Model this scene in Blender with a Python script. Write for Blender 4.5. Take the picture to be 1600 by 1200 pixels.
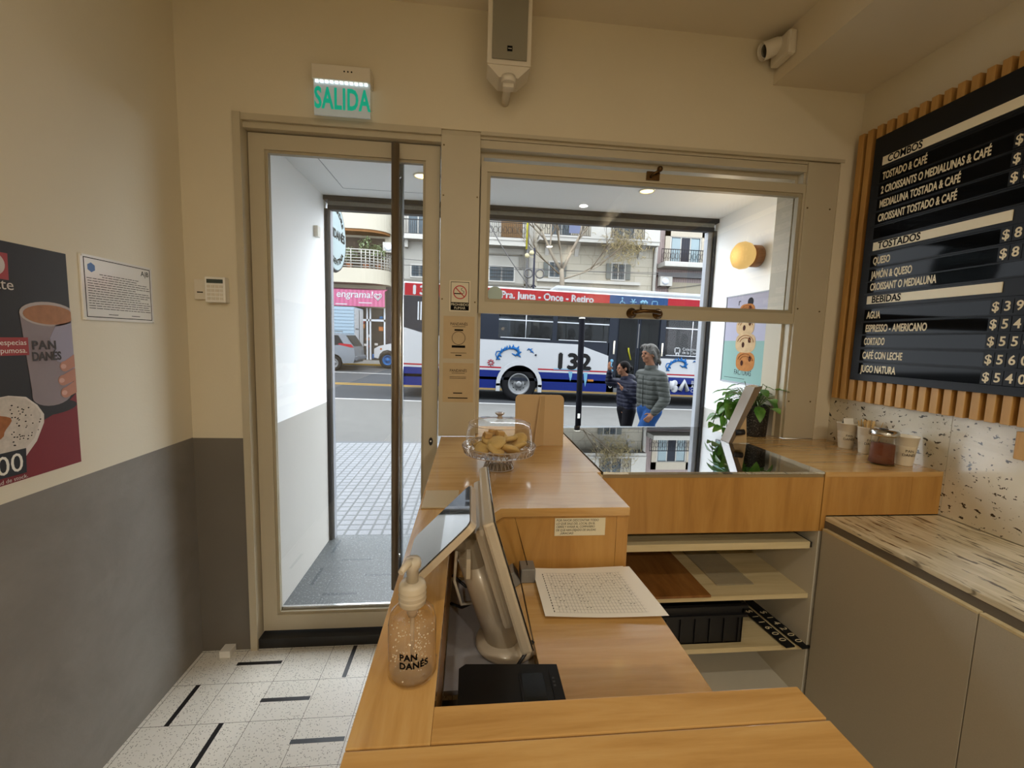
import bpy, bmesh, math, random
from math import sin, cos, pi, radians, sqrt
from mathutils import Vector as V, Matrix, noise as mnoise

# ---------------------------------------------------------------- scene, camera, light
for o in list(bpy.data.objects): bpy.data.objects.remove(o)
S = bpy.context.scene
COL = S.collection
EYE = 1.5424
cam = bpy.data.cameras.new('camera'); cam.sensor_width = 36; cam.lens = 659.17/1600*36; cam.clip_start = .02; cam.clip_end = 300
co = bpy.data.objects.new('camera', cam); COL.objects.link(co); S.camera = co
yw, pt, rl = .09990486, .10147265, -.02934813
fw = V((sin(yw)*cos(pt), cos(yw)*cos(pt), -sin(pt))); rt = V((cos(yw), -sin(yw), 0)); dn = fw.cross(rt)
cr = cos(rl)*rt + sin(rl)*dn; cd = -sin(rl)*rt + cos(rl)*dn
m3 = Matrix((cr, -cd, -fw)).transposed()
co.matrix_world = Matrix.Translation((0, 0, EYE)) @ m3.to_4x4()

S.view_settings.view_transform = 'Standard'; S.view_settings.look = 'None'; S.view_settings.gamma = 1
S.view_settings.use_curve_mapping = False; S.view_settings.exposure = 0.0
try:
    S.cycles.use_denoising = True; S.cycles.max_bounces = 10; S.cycles.diffuse_bounces = 5; S.cycles.glossy_bounces = 5
    S.cycles.transparent_max_bounces = 24; S.cycles.transmission_bounces = 10
    S.cycles.sample_clamp_indirect = 6; S.cycles.caustics_reflective = False; S.cycles.caustics_refractive = False
except Exception: pass

W = bpy.data.worlds.new('overcast_sky'); S.world = W; W.use_nodes = True
bg = W.node_tree.nodes['Background']; bg.inputs[0].default_value = (.86, .93, 1.0, 1); bg.inputs[1].default_value = 8.6

def lamp(name, kind, loc, energy, color, size=.1, rot=None, sizey=None):
    l = bpy.data.lights.new(name, kind); l.energy = energy; l.color = color
    if kind == 'AREA':
        l.size = size
        if sizey: l.shape = 'RECTANGLE'; l.size_y = sizey
    elif kind == 'SUN': l.angle = size
    else: l.shadow_soft_size = size
    o = bpy.data.objects.new(name, l); COL.objects.link(o); o.location = loc
    if rot: o.rotation_euler = rot
    return o
lamp('hazy_sun', 'SUN', (0, 10, 30), 3.0, (1, .97, .92), radians(40), (radians(28), radians(-15), 0))
for k, (lx, ly) in enumerate([(-.2, -.35), (1.15, -.35), (-.2, -2.3), (1.15, -2.3)]):
    lamp('ceiling_lamp', 'AREA', (lx, ly, 2.97), 8 if ly > -1 else 34, (1, .91, .77), .08).data.shape = 'DISK'

# ---------------------------------------------------------------- helpers
ALBEDO = 1.0     # overall paleness of the materials made from here on
def lin(c):
    if isinstance(c, str): c = [int(c[i:i+2], 16)/255 for i in (0, 2, 4)]
    return tuple(ALBEDO*(((x+.055)/1.055)**2.4 if x > .04045 else x/12.92) for x in c[:3]) + (1,)

class NT:
    def __init__(s, name):
        s.m = bpy.data.materials.new(name); s.m.use_nodes = True; s.t = s.m.node_tree; s.t.nodes.clear()
        s.out = s.n('ShaderNodeOutputMaterial')
    def n(s, typ, ins=None, **kw):
        nd = s.t.nodes.new(typ)
        for k, v in kw.items(): setattr(nd, k, v)
        for k, v in (ins or {}).items():
            if isinstance(v, bpy.types.NodeSocket): s.t.links.new(v, nd.inputs[k])
            else: nd.inputs[k].default_value = v
        return nd
    def bsdf(s, ins): 
        b = s.n('ShaderNodeBsdfPrincipled', ins); s.t.links.new(b.outputs[0], s.out.inputs[0]); return b
    def coord(s, scale=(1, 1, 1), kind='Object', rot=(0, 0, 0)):
        tc = s.n('ShaderNodeTexCoord'); mp = s.n('ShaderNodeMapping', {0: tc.outputs[kind], 2: rot, 3: scale}); return mp.outputs[0]
    def noise(s, vec, scale, detail=3, rough=.55, dist=0):
        return s.n('ShaderNodeTexNoise', {'Vector': vec, 'Scale': scale, 'Detail': detail, 'Roughness': rough, 'Distortion': dist}).outputs[0]
    def ramp(s, fac, stops):
        r = s.n('ShaderNodeValToRGB', {0: fac}); e = r.color_ramp.elements
        while len(e) < len(stops): e.new(.5)
        for el, (p, c) in zip(e, stops): el.position = p; el.color = lin(c)
        return r.outputs[0]
    def mix(s, fac, a, b, mode='MIX'):
        x = s.n('ShaderNodeMix', data_type='RGBA', blend_type=mode)
        for k, v in ((0, fac), (6, a), (7, b)):
            if isinstance(v, bpy.types.NodeSocket): s.t.links.new(v, x.inputs[k])
            else: x.inputs[k].default_value = lin(v) if isinstance(v, str) else v
        return x.outputs[2]
    def bump(s, h, strength, dist=.01):
        return s.n('ShaderNodeBump', {'Height': h, 'Strength': strength, 'Distance': dist}).outputs[0]

def mat(name, c, rough=.5, metal=0, spec=.5, var=0, vscale=8, bump=0, bscale=60, coat=0, emit=0, alpha=1, ecol=None):
    t = NT(name); v = t.coord()
    ins = {'Roughness': rough, 'Metallic': metal, 'Specular IOR Level': (spec if ALBEDO > .9 else spec*.08), 'Coat Weight': (coat if ALBEDO > .9 else coat*.1), 'Coat Roughness': .08}
    if var:
        d = [max(0, x*(1-var)) for x in lin(c)[:3]] + [1]; u = [min(1, x*(1+var)) for x in lin(c)[:3]] + [1]
        ins['Base Color'] = t.mix(t.noise(v, vscale, 5, .6), tuple(d), tuple(u))
    else: ins['Base Color'] = lin(c)
    if bump: ins['Normal'] = t.bump(t.noise(v, bscale, 3), bump)
    if emit: ins['Emission Color'] = lin(ecol or c); ins['Emission Strength'] = emit
    if alpha < 1: ins['Alpha'] = alpha
    t.bsdf(ins); return t.m

def wood(name, c1, c2, c3, stretch=(1, 12, 12), scale=3, rough=.3, coat=.25, bump=.02, coatr=.15):
    t = NT(name); v = t.coord(stretch)
    a = t.noise(v, scale, 6, .62, .6); b = t.noise(v, scale*9, 3, .6)
    col = t.ramp(a, [(.3, c1), (.5, c2), (.72, c3)])
    col = t.mix(t.n('ShaderNodeMath', {0: b, 1: .35}, operation='MULTIPLY').outputs[0], col, c1)
    t.bsdf({'Base Color': col, 'Roughness': rough, 'Coat Weight': coat, 'Coat Roughness': coatr, 'Specular IOR Level': .4, 'Normal': t.bump(b, bump)})
    return t.m

def glass(name, tint='FFFFFF', refl=1.0, rough=0.0, ior=1.5):
    """thin pane: transparent with a Fresnel mirror on top"""
    t = NT(name)
    tr = t.n('ShaderNodeBsdfTransparent', {0: tuple(q/ALBEDO for q in lin(tint)[:3]) + (1,)}); gl = t.n('ShaderNodeBsdfGlossy', {0: (refl, refl, refl, 1), 'Roughness': rough})
    bf = t.n('ShaderNodeNewGeometry').outputs['Backfacing']
    io = t.n('ShaderNodeMapRange', {0: bf, 1: 0, 2: 1, 3: ior, 4: 1/ior}).outputs[0]   # same mirror from either face of the pane
    fr = t.n('ShaderNodeFresnel', {0: io})
    mx = t.n('ShaderNodeMixShader', {0: fr.outputs[0], 1: tr.outputs[0], 2: gl.outputs[0]})
    t.t.links.new(mx.outputs[0], t.out.inputs[0]); return t.m

class MB:
    """collects shapes in world coordinates, builds ONE mesh object"""
    def __init__(s): s.b = bmesh.new(); s.mi = 0
    def _f(s, vs, smooth=False):
        try: f = s.b.faces.new(vs)
        except ValueError: return None
        f.material_index = s.mi; f.smooth = smooth; return f
    def pts(s, ps): return [s.b.verts.new(p) for p in ps]
    def quad(s, *ps): s._f(s.pts(ps)); return s
    def box(s, x0, x1, y0, y1, z0, z1, R=None, bev=0):
        c = [(x, y, z) for z in (z0, z1) for x, y in ((x0, y0), (x1, y0), (x1, y1), (x0, y1))]
        if R is not None: c = [R @ V(p) for p in c]
        v = s.pts(c); fs = []
        for i in ((3, 2, 1, 0), (4, 5, 6, 7), (0, 1, 5, 4), (1, 2, 6, 5), (2, 3, 7, 6), (3, 0, 4, 7)): fs.append(s._f([v[k] for k in i]))
        if bev:
            es = list({e for f in fs if f for e in f.edges})
            r = bmesh.ops.bevel(s.b, geom=es, offset=bev, segments=2, profile=.6, affect='EDGES', clamp_overlap=True)
            for f in r['faces']: f.material_index = s.mi
        return s
    def ring(s, r0, r1, smooth=True, close=True):
        n = len(r0)
        for i in range(n if close else n-1): s._f([r0[i], r0[(i+1) % n], r1[(i+1) % n], r1[i]], smooth)
    def tube(s, ps, r, n=8, caps=True, smooth=True):
        ps = [V(p) for p in ps]; rs = r if hasattr(r, '__len__') else [r]*len(ps); prev = None; first = None
        up = None
        for i, p in enumerate(ps):
            d = (ps[min(i+1, len(ps)-1)] - ps[max(i-1, 0)])
            if d.length < 1e-9: d = V((0, 0, 1))
            d.normalize()
            if up is None: up = V((0, 0, 1)) if abs(d.z) < .9 else V((1, 0, 0))
            a = d.cross(up)
            if a.length < 1e-6: a = d.cross(V((0, 1, 0)))
            a.normalize(); b = a.cross(d); up = b
            rg = s.pts([p + rs[i]*(cos(2*pi*k/n)*a + sin(2*pi*k/n)*b) for k in range(n)])
            if prev: s.ring(prev, rg, smooth)
            else: first = rg
            prev = rg
        if caps: s._f(first[::-1]); s._f(prev)
        return s
    def lathe(s, prof, o=(0, 0, 0), n=32, R=None, smooth=True, capb=True, capt=True):
        """prof [(r,z)] turned about z through o; R optional 3x3"""
        o = V(o); prev = None; first = None
        for r, z in prof:
            ps = [V((r*cos(2*pi*k/n), r*sin(2*pi*k/n), z)) for k in range(n)]
            if R is not None: ps = [R @ p for p in ps]
            rg = s.pts([p + o for p in ps])
            if prev: s.ring(prev, rg, smooth)
            else: first = rg
            prev = rg
        if capb: s._f(first[::-1])
        if capt: s._f(prev)
        return s
    def ball(s, c, r, n=16, m=10, sq=(1, 1, 1), R=None):
        c = V(c); rows = []
        for j in range(m+1):
            t = pi*j/m
            if j in (0, m): ps = [V((0, 0, r*cos(t)))]
            else: ps = [V((r*sin(t)*cos(2*pi*k/n), r*sin(t)*sin(2*pi*k/n), r*cos(t))) for k in range(n)]
            ps = [V((p.x*sq[0], p.y*sq[1], p.z*sq[2])) for p in ps]
            if R is not None: ps = [R @ p for p in ps]
            rows.append(s.pts([p + c for p in ps]))
        for j in range(m):
            a, b = rows[j], rows[j+1]
            for k in range(n):
                if j == 0: s._f([a[0], b[k], b[(k+1) % n]], True)
                elif j == m-1: s._f([a[k], b[0], a[(k+1) % n]], True)
                else: s._f([a[k], b[k], b[(k+1) % n], a[(k+1) % n]], True)
        return s
    def prism(s, poly, o, u, v, d):
        """polygon in plane o+u*a+v*b, extruded by vector d"""
        o, u, v, d = V(o), V(u), V(v), V(d)
        a = s.pts([o + u*x + v*y for x, y in poly]); b = s.pts([o + u*x + v*y + d for x, y in poly]); n = len(poly)
        s._f(a); s._f(b[::-1])
        for i in range(n): s._f([a[(i+1) % n], a[i], b[i], b[(i+1) % n]])
        return s
    def text(s, txt, o, u, v, size, depth=.0004, align='LEFT', sx=1.0, space=1.0, arc=None, bold=0):
        """lettering lying in plane (u,v), baseline start o"""
        cu = bpy.data.curves.new('t', 'FONT'); cu.body = txt; cu.size = size; cu.align_x = align; cu.space_character = space
        cu.resolution_u = 3; cu.extrude = depth/2; cu.offset = bold
        ob = bpy.data.objects.new('t', cu); COL.objects.link(ob)
        dg = bpy.context.evaluated_depsgraph_get(); me = bpy.data.meshes.new_from_object(ob.evaluated_get(dg), depsgraph=dg)
        o, u, v = V(o), V(u).normalized(), V(v).normalized(); nn = u.cross(v)
        def P(c):
            x, y = c.x*sx, c.y
            if arc:
                a = x/arc; x, y = (arc+y)*sin(a), (arc+y)*cos(a) - arc if arc > 0 else (arc+y)*cos(a) - arc
            return o + u*x + v*y + nn*(c.z + depth/2)
        vs = [s.b.verts.new(P(q.co)) for q in me.vertices]
        for p in me.polygons: s._f([vs[i] for i in p.vertices])
        bpy.data.objects.remove(ob); bpy.data.curves.remove(cu); bpy.data.meshes.remove(me); return s
    def build(s, name, mats, parent=None, loc=None, kind=None, label=None, cat=None, group=None, remesh=0, smooth_it=0, shade=False, recalc=True):
        o0 = V(loc) if loc is not None else (WORLD[parent] if parent is not None else V((0, 0, 0)))
        if recalc: bmesh.ops.recalc_face_normals(s.b, faces=s.b.faces)
        me = bpy.data.meshes.new(name)
        for v in s.b.verts: v.co -= o0
        s.b.to_mesh(me); s.b.free()
        for m in (mats if isinstance(mats, (list, tuple)) else [mats]): me.materials.append(m)
        ob = bpy.data.objects.new(name, me); COL.objects.link(ob)
        if remesh:
            a = ob.modifiers.new('r', 'REMESH'); a.mode = 'VOXEL'; a.voxel_size = remesh; a.use_smooth_shade = True
            if smooth_it: b = ob.modifiers.new('s', 'SMOOTH'); b.iterations = smooth_it; b.factor = .5
            dg = bpy.context.evaluated_depsgraph_get(); m2 = bpy.data.meshes.new_from_object(ob.evaluated_get(dg), depsgraph=dg)
            ob.modifiers.clear(); ob.data = m2; m2.name = name
            if not m2.materials: m2.materials.append(mats if not isinstance(mats, (list, tuple)) else mats[0])
        if shade:
            for p in ob.data.polygons: p.use_smooth = True
        WORLD[ob] = o0
        if parent is not None:
            ob.parent = parent; ob.location = o0 - WORLD[parent]
        else: ob.location = o0
        tag(ob, label, cat, group, kind); return ob
WORLD = {}
def tag(o, label=None, cat=None, group=None, kind=None):
    if label: o['label'] = label
    if cat: o['category'] = cat
    if group: o['group'] = group
    if kind: o['kind'] = kind
def thing(name, label, cat, loc, group=None):
    o = bpy.data.objects.new(name, None); COL.objects.link(o); o.location = loc; o.empty_display_size = .05
    WORLD[o] = V(loc); tag(o, label, cat, group); return o
def copy_tree(o, parent=None, delta=None, label=None):
    c = o.copy(); COL.objects.link(c)
    if parent is not None: c.parent = parent
    if delta is not None: c.location = c.location + V(delta)
    if label: c['label'] = label
    for ch in o.children: copy_tree(ch, c)
    return c
X, Y, Z = V((1, 0, 0)), V((0, 1, 0)), V((0, 0, 1))
rnd = random.Random(7)
# ---------------------------------------------------------------- materials
def m_wall():
    t = NT('left wall paint'); v = t.coord(); sep = t.n('ShaderNodeSeparateXYZ', {0: v})
    hi = t.mix(t.noise(v, 1.3, 5, .6), 'D6CDB6', 'E2DAC6')
    lo = t.mix(t.noise(v, 3.2, 8, .65, .4), '6E6960', '95908A')
    d = t.noise(v, 2.0, 8, .7); scuff = t.ramp(d, [(.58, '000000'), (.75, 'FFFFFF')])
    lo = t.mix(t.n('ShaderNodeMath', {0: scuff, 1: .3}, operation='MULTIPLY').outputs[0], lo, 'A8A39A')
    f = t.n('ShaderNodeMath', {0: sep.outputs[2], 1: 1.058}, operation='GREATER_THAN').outputs[0]
    t.bsdf({'Base Color': t.mix(f, lo, hi), 'Roughness': .6, 'Specular IOR Level': .3, 'Normal': t.bump(t.noise(v, 90, 3), .05)})
    return t.m
M = {}
M['wall'] = m_wall()
M['plaster'] = mat('warm white wall paint', 'D4C9B0', .7, var=.05, vscale=2, bump=.05, bscale=80, spec=.2)
M['ceil'] = mat('ceiling paint', 'D8CCB4', .8, var=.04, vscale=2, spec=.2)
M['frame'] = mat('cream enamel', 'B9AE95', .45, var=.06, vscale=5, bump=.02, bscale=40)
M['frame_in'] = mat('cream enamel bead', 'A79C82', .5, var=.06, vscale=5)
M['vwhite'] = mat('vestibule white paint', 'ECEEEE', .6, var=.02, vscale=2)
M['vgrey'] = mat('vestibule grey paint', 'A9A69F', .6, var=.06, vscale=2)
M['black'] = mat('black paint', '17171A', .5)
M['blackmetal'] = mat('dark shutter metal', '2A2B2D', .5, .3, var=.2, vscale=30)
M['shuttergrey'] = mat('grey shutter metal', '8D9095', .5, .3)
M['screw'] = mat('screw head', '6B5A38', .4, .8)
M['brass'] = mat('aged brass', '5D4426', .28, .9)
M['steel'] = mat('brushed steel bar', '7E705C', .5, .6)
M['chrome'] = mat('chrome', 'C8C8C8', .15, 1)
M['white'] = mat('white plastic', 'E6E2D8', .4)
M['offwhite'] = mat('aged white plastic', 'D5CCBA', .45)
M['grille'] = mat('speaker grille', '8E8877', .7, bump=.4, bscale=900)
M['paper'] = mat('white paper', 'EDE9DF', .8)
M['ink'] = mat('black ink', '141414', .7, spec=.05)
M['red'] = mat('sign red', 'B8202A', .5)
M['pane'] = glass('window glass')
M['woodtop'] = wood('counter veneer along', 'AE8349', 'C3995C', 'D0AA6E', (1.2, 14, 14), 2.2, .26, .75, .012, .09)
M['woody'] = wood('counter veneer across', 'AE8349', 'C3995C', 'D0AA6E', (14, 1.2, 14), 2.2, .26, .75, .012, .09)
M['woodv'] = wood('counter veneer upright', 'A07238', 'B48544', 'C29552', (9, 9, 1.0), 1.6, .35, .2, .015, .2)
M['slat'] = wood('oak slat', 'A0763E', 'BC8E4E', 'CBA05E', (10, 10, .8), 2, .5, 0, .03)
M['plankwood'] = wood('pine shelf', 'B9A67C', 'CDBC92', 'D8C9A2', (.9, 10, 10), 2, .55, 0, .02)
M['board'] = mat('white melamine', 'C9C3B2', .45, var=.03)
M['doorgrey'] = mat('grey laminate', 'ADA592', .55, var=.08, vscale=300, spec=.3)
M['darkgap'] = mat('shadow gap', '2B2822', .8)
def m_marble(name, base, stretch, dots, vein, rot=(0, 0, 0), veined=False):
    t = NT(name); v = t.coord(stretch, rot=rot)
    c = t.noise(t.coord((1, 1, 1)), 2.4, 5); a = t.noise(v, vein, 7, .68, .5); b = t.noise(v, dots, 3, .6, .2); d = t.noise(v, dots*.38, 4, .6, .4)
    col = t.ramp(c, [(.3, base[0]), (.5, base[1]), (.7, base[2])])
    col = t.mix(t.ramp(a, [(.50, '000000'), (.64, 'C0C0C0')]), col, base[3])
    col = t.mix(t.ramp(b, [(.615, '000000'), (.64, 'FFFFFF')]), col, '3A3027')
    col = t.mix(t.ramp(d, [(.655, '000000'), (.68, 'FFFFFF')]), col, '241E19')
    if veined:
        e = t.noise(v, 4.5, 5, .55, .6); r = t.n('ShaderNodeMath', {0: t.n('ShaderNodeMath', {0: e, 1: .5}, operation='SUBTRACT').outputs[0]}, operation='ABSOLUTE').outputs[0]
        col = t.mix(t.ramp(r, [(.002, 'E0E0E0'), (.008, '000000')]), col, '2E261E')
    t.bsdf({'Base Color': col, 'Roughness': .22, 'Coat Weight': .3, 'Coat Roughness': .08}); return t.m
M['splash'] = m_marble('speckled granite splash', ('C2BAA6', 'D5CDBA', 'CDBFA0', 'B3A68C'), (1, 1, 1.5), 42, 3)
M['marble'] = m_marble('veined granite top', ('CFC2A0', 'DDD3B8', 'BFAE88', '8A7A5A'), (1, .12, 1), 60, 12, (0, 0, radians(14)), True)
def m_floor():
    t = NT('speckled terrazzo tiles'); v = t.coord()
    col = t.mix(t.noise(v, 2.5, 5), 'DAD6CA', 'E6E3DA')
    vo = t.n('ShaderNodeTexVoronoi', {'Vector': v, 'Scale': 170}); 
    rr = t.n('ShaderNodeSeparateColor', {0: vo.outputs['Color']})
    dot = t.n('ShaderNodeMath', {0: vo.outputs['Distance'], 1: .34}, operation='LESS_THAN').outputs[0]
    pick = t.n('ShaderNodeMath', {0: rr.outputs[0], 1: .62}, operation='GREATER_THAN').outputs[0]
    f = t.n('ShaderNodeMath', {0: dot, 1: pick}, operation='MULTIPLY').outputs[0]
    col = t.mix(t.n('ShaderNodeMath', {0: f, 1: .75}, operation='MULTIPLY').outputs[0], col, '5F5A50')
    mp = t.n('ShaderNodeMapping', {0: t.n('ShaderNodeTexCoord').outputs['Object'], 1: (.05, -.03, 0)}).outputs[0]
    br = t.n('ShaderNodeTexBrick', {'Vector': mp, 'Color1': (1, 1, 1, 1), 'Color2': (1, 1, 1, 1), 'Mortar': (0, 0, 0, 1), 'Scale': 1, 'Mortar Size': .0011, 'Mortar Smooth': .1, 'Brick Width': .2, 'Row Height': .2})
    br.offset = 0
    col = t.mix(br.outputs[0], '6E695E', col)
    t.bsdf({'Base Color': col, 'Roughness': .32, 'Specular IOR Level': .4}); return t.m
M['floor'] = m_floor()
M['strip'] = mat('black inlay', '1B1A1C', .4)
M['granite'] = mat('dark terrazzo threshold', '1C1B1A', .5, var=.3, vscale=200)
def m_speck(name, a, b, c, scale, rough=.35):
    t = NT(name); v = t.coord(); col = t.mix(t.noise(v, 1.2, 4), a, b)
    n2 = t.noise(v, scale, 2, .6); col = t.mix(t.ramp(n2, [(.58, '000000'), (.66, 'FFFFFF')]), col, c)
    t.bsdf({'Base Color': col, 'Roughness': rough}); return t.m
M['vfloor'] = m_speck('blue grey granite', '34393B', '42484A', '7A8082', 90, .4)
def m_sidewalk():
    t = NT('ribbed pavement tiles'); v = t.coord()
    br = t.n('ShaderNodeTexBrick', {'Vector': v, 'Color1': lin('92969A'), 'Color2': lin('868A8E'), 'Mortar': lin('525658'), 'Scale': 1, 'Mortar Size': .011, 'Mortar Smooth': .2, 'Brick Width': .1, 'Row Height': .1})
    br.offset = 0
    b2 = t.n('ShaderNodeTexBrick', {'Vector': v, 'Color1': (1, 1, 1, 1), 'Color2': (1, 1, 1, 1), 'Mortar': (0, 0, 0, 1), 'Scale': 1, 'Mortar Size': .006, 'Brick Width': .6, 'Row Height': .6}); b2.offset = 0
    col = t.mix(b2.outputs[0], '45494C', br.outputs[0])
    col = t.mix(t.n('ShaderNodeMath', {0: t.noise(v, 1.5, 6), 1: .25}, operation='MULTIPLY').outputs[0], col, '7A7E80')
    t.bsdf({'Base Color': col, 'Roughness': .6}); return t.m
ALBEDO = .42     # street ground, colours darkened to offset the very bright sky
M['sidewalk'] = m_sidewalk()
M['concrete'] = mat('worn concrete lane', '7A7976', .8, var=.12, vscale=3, bump=.1, bscale=40)
M['asphalt'] = mat('asphalt', '484A4D', .8, var=.12, vscale=4, bump=.1, bscale=60)
M['roadwhite'] = mat('white road paint', 'C4C4C2', .7, var=.05)
M['yellow'] = mat('yellow road paint', 'B8923A', .7, var=.08)
M['curb'] = mat('granite curb', '7A7D80', .8, var=.1)

ALBEDO = 1.0
# ---------------------------------------------------------------- the room
YF = 2.04; XL = -1.265; XR = 1.915; CZ = 3.0; YB = -4.2
def struct(name, mb, m, **k): return mb.build(name, m, kind='structure', **k)
mb = MB(); mb.box(XL-.15, XR+.15, YB, YF, -.12, 0); mb.mi = 1
for (x, y, d) in ((-.96, 1.945, 0), (-1.16, 1.73, 1), (-.755, 1.73, 0), (-.545, 1.935, 1), (-.955, 1.53, 1), (-.555, 1.53, 0), (-1.16, 1.33, 1), (-.76, 1.33, 0), (-.55, 1.13, 1), (-.955, 1.13, 1)):
    a, b = (.1, .0095) if d == 0 else (.0095, .1)
    mb.box(x-a, x+a, y-b, y+b, -.002, .0006)
struct('floor', mb, [M['floor'], M['strip']])
mb = MB(); mb.box(XL-.15, XL, YB-.15, YF+.2, 0, CZ); struct('wall_left', mb, M['wall'])
mb = MB(); mb.box(XR, XR+.15, YB-.15, YF+.2, 0, CZ); struct('wall_right', mb, M['plaster'])
mb = MB(); mb.box(XL-.15, XR+.15, YB-.15, YB, 0, CZ); struct('wall_back', mb, M['plaster'])
mb = MB(); mb.box(XL-.15, XR+.15, YB-.15, YF+.2, CZ, CZ+.1); struct('ceiling', mb, M['ceil'])
mb = MB(); mb.box(1.426, XR, YB, YF, 2.805, CZ); struct('trim_1', mb, M['ceil'])
OX0, OX1, OZ = -1.04, 1.823, 2.49
mb = MB()
mb.box(XL, OX0, YF, YF+.2, 1.056, OZ); mb.box(XL, XR, YF, YF+.2, OZ, CZ); mb.box(OX1, XR, YF, YF+.2, 1.056, OZ)
mb.box(-.145, XR, YF, YF+.2, 0, 1.02); mb.box(OX1, XR, YF, YF+.2, 1.02, 1.056)
mb.mi = 1; mb.box(XL, OX0, YF, YF+.2, 0, 1.056)
M['greyband'] = mat('dark grey dado paint', '6B655B', .55, var=.1, vscale=4)
struct('wall_front', mb, [M['plaster'], M['greyband']])
# granite splash on the right wall, in two slabs
mb = MB(); mb.box(XR-.012, XR, 1.47, YF, .893, 1.31); mb.box(XR-.012, XR, -.6, 1.4685, .893, 1.31); struct('trim_2', mb, M['splash'])
# joinery frame: jamb, head, post, right post
mb = MB()
mb.box(-1.04, -1.008, YF-.012, YF+.2, .0, 2.49); mb.box(-1.04, -.15, YF+.012, YF+.2, 2.437, 2.49); mb.box(-1.04, -.15, YF-.004, YF+.03, 2.462, 2.49)
mb.box(-1.008, -.99, YF+.10, YF+.16, 0.05, 2.437)
struct('trim_3', mb, M['frame'])
mb = MB(); mb.box(-.15, .028, YF, YF+.2, 1.072, 2.47, bev=.003); mb.box(-.15, .028, YF+.01, YF+.2, 2.47, 2.49)
mb.mi = 1
for x, z in ((-.138, 2.2), (.017, 2.2), (-.138, 1.73), (.016, 1.72), (-.138, 2.42), (.0, 1.1)):
    mb.lathe([(.004, -.001), (.0035, .001)], (x, YF-.0005, z), 10, Matrix.Rotation(pi/2, 3, 'X'))
struct('trim_4', mb, [M['frame'], M['screw']])
mb = MB(); mb.box(1.655, 1.823, YF+.004, YF+.2, 1.072, 2.47, bev=.003); mb.box(.028, 1.823, YF+.012, YF+.2, 2.462, 2.49); mb.box(.028, 1.84, YF-.004, YF+.03, 2.474, 2.49); mb.mi = 1
for x, z in ((1.668, 2.25), (1.79, 2.25), (1.668, 1.75), (1.79, 1.74), (1.668, 1.27), (1.79, 1.27)):
    mb.lathe([(.0045, -.001), (.004, .001)], (x, YF+.0035, z), 10, Matrix.Rotation(pi/2, 3, 'X'))
struct('trim_5', mb, [M['frame'], M['screw']])
# threshold
mb = MB(); mb.box(-1.008, -.15, YF-.0, YF+.24, -.12, .05); struct('trim_6', mb, M['granite'])

# ---- door
d = thing('door_1', None, None, (-.58, 2.11, .06)); d['kind'] = 'structure'
x0, x1, z0, z1, ya, yb = -1.004, -.158, .062, 2.432, 2.085, 2.125
gx0, gx1, gz0, gz1 = -.925, -.236, .155, 2.352
mb = MB()
mb.box(x0, gx0-.012, ya, yb, z0, z1); mb.box(gx1+.012, x1, ya, yb, z0, z1); mb.box(gx0-.012, gx1+.012, ya, yb, gz1+.012, z1); mb.box(gx0-.012, gx1+.012, ya, yb, z0, gz0-.012)
mb.build('door_frame', M['frame'], d)
mb = MB()
for a in ((gx0-.012, gx0, gz0-.012, gz1+.012), (gx1, gx1+.012, gz0-.012, gz1+.012), (gx0, gx1, gz1, gz1+.012), (gx0, gx1, gz0-.012, gz0)): mb.box(a[0], a[1], ya+.008, yb-.008, a[2], a[3])
mb.build('glazing_bead', M['frame_in'], d)
mb = MB(); mb.box(gx0, gx1, 2.103, 2.108, gz0, gz1); mb.build('glass_pane', M['pane'], d)
mb = MB(); mb.box(gx0, gx1, 2.112, 2.124, gz0, gz0+.014); mb.build('glass_strip', M['chrome'], d)
mb = MB(); mb.tube([(-.352, 2.03, .30), (-.352, 2.03, 2.405)], .018, 20)
for z in (.42, 2.3): mb.tube([(-.352, 2.03, z), (-.352, 2.095, z)], .009, 12)
mb.build('pull_bar', M['steel'], d)
mb = MB(); mb.tube([(-.352, 2.165, .30), (-.352, 2.165, 2.405)], .018, 20)
for z in (.42, 2.3): mb.tube([(-.352, 2.11, z), (-.352, 2.165, z)], .009, 12)
mb.build('outer_pull_bar', M['chrome'], d)
mb = MB(); mb.prism([(.011*cos(t*pi/12)*.9, .02*sin(t*pi/12)) for t in range(24)], (-.188, 2.0845, 1.035), X, Z, (0, -.004, 0)); mb.mi = 1
mb.lathe([(.005, 0), (.004, .003)], (-.188, 2.081, 1.037), 12, Matrix.Rotation(pi/2, 3, 'X'))
mb.build('lock', [M['blackmetal'], M['chrome']], d)

# ---- sliding sash window
w = thing('window_1', None, None, (.85, 2.1, 1.07)); w['kind'] = 'structure'
mb = MB()
mb.box(.028, .046, 2.10, 2.22, 1.072, 2.46); mb.box(1.632, 1.655, 2.10, 2.22, 1.072, 2.46); mb.box(.046, 1.632, 2.10, 2.22, 2.402, 2.46)
mb.box(.028, 1.655, 2.055, 2.10, 2.425, 2.46); mb.box(1.645, 1.655, 2.06, 2.1, 1.072, 2.43)
mb.build('window_frame', M['frame'], w)
mb = MB()
sx0, sx1, sz0, sz1 = .034, 1.668, 1.672, 2.366; a0, a1, b0, b1 = .078, 1.628, 1.742, 2.306; ya, yb = 2.052, 2.092
mb.box(sx0, a0-.016, ya, yb, sz0, sz1); mb.box(a1+.016, sx1, ya, yb, sz0, sz1); mb.box(a0-.016, a1+.016, ya, yb, b1+.016, sz1); mb.box(a0-.016, a1+.016, ya, yb, sz0, b0-.016)
sash = mb.build('sash', M['frame'], w)
mb = MB()
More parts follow.
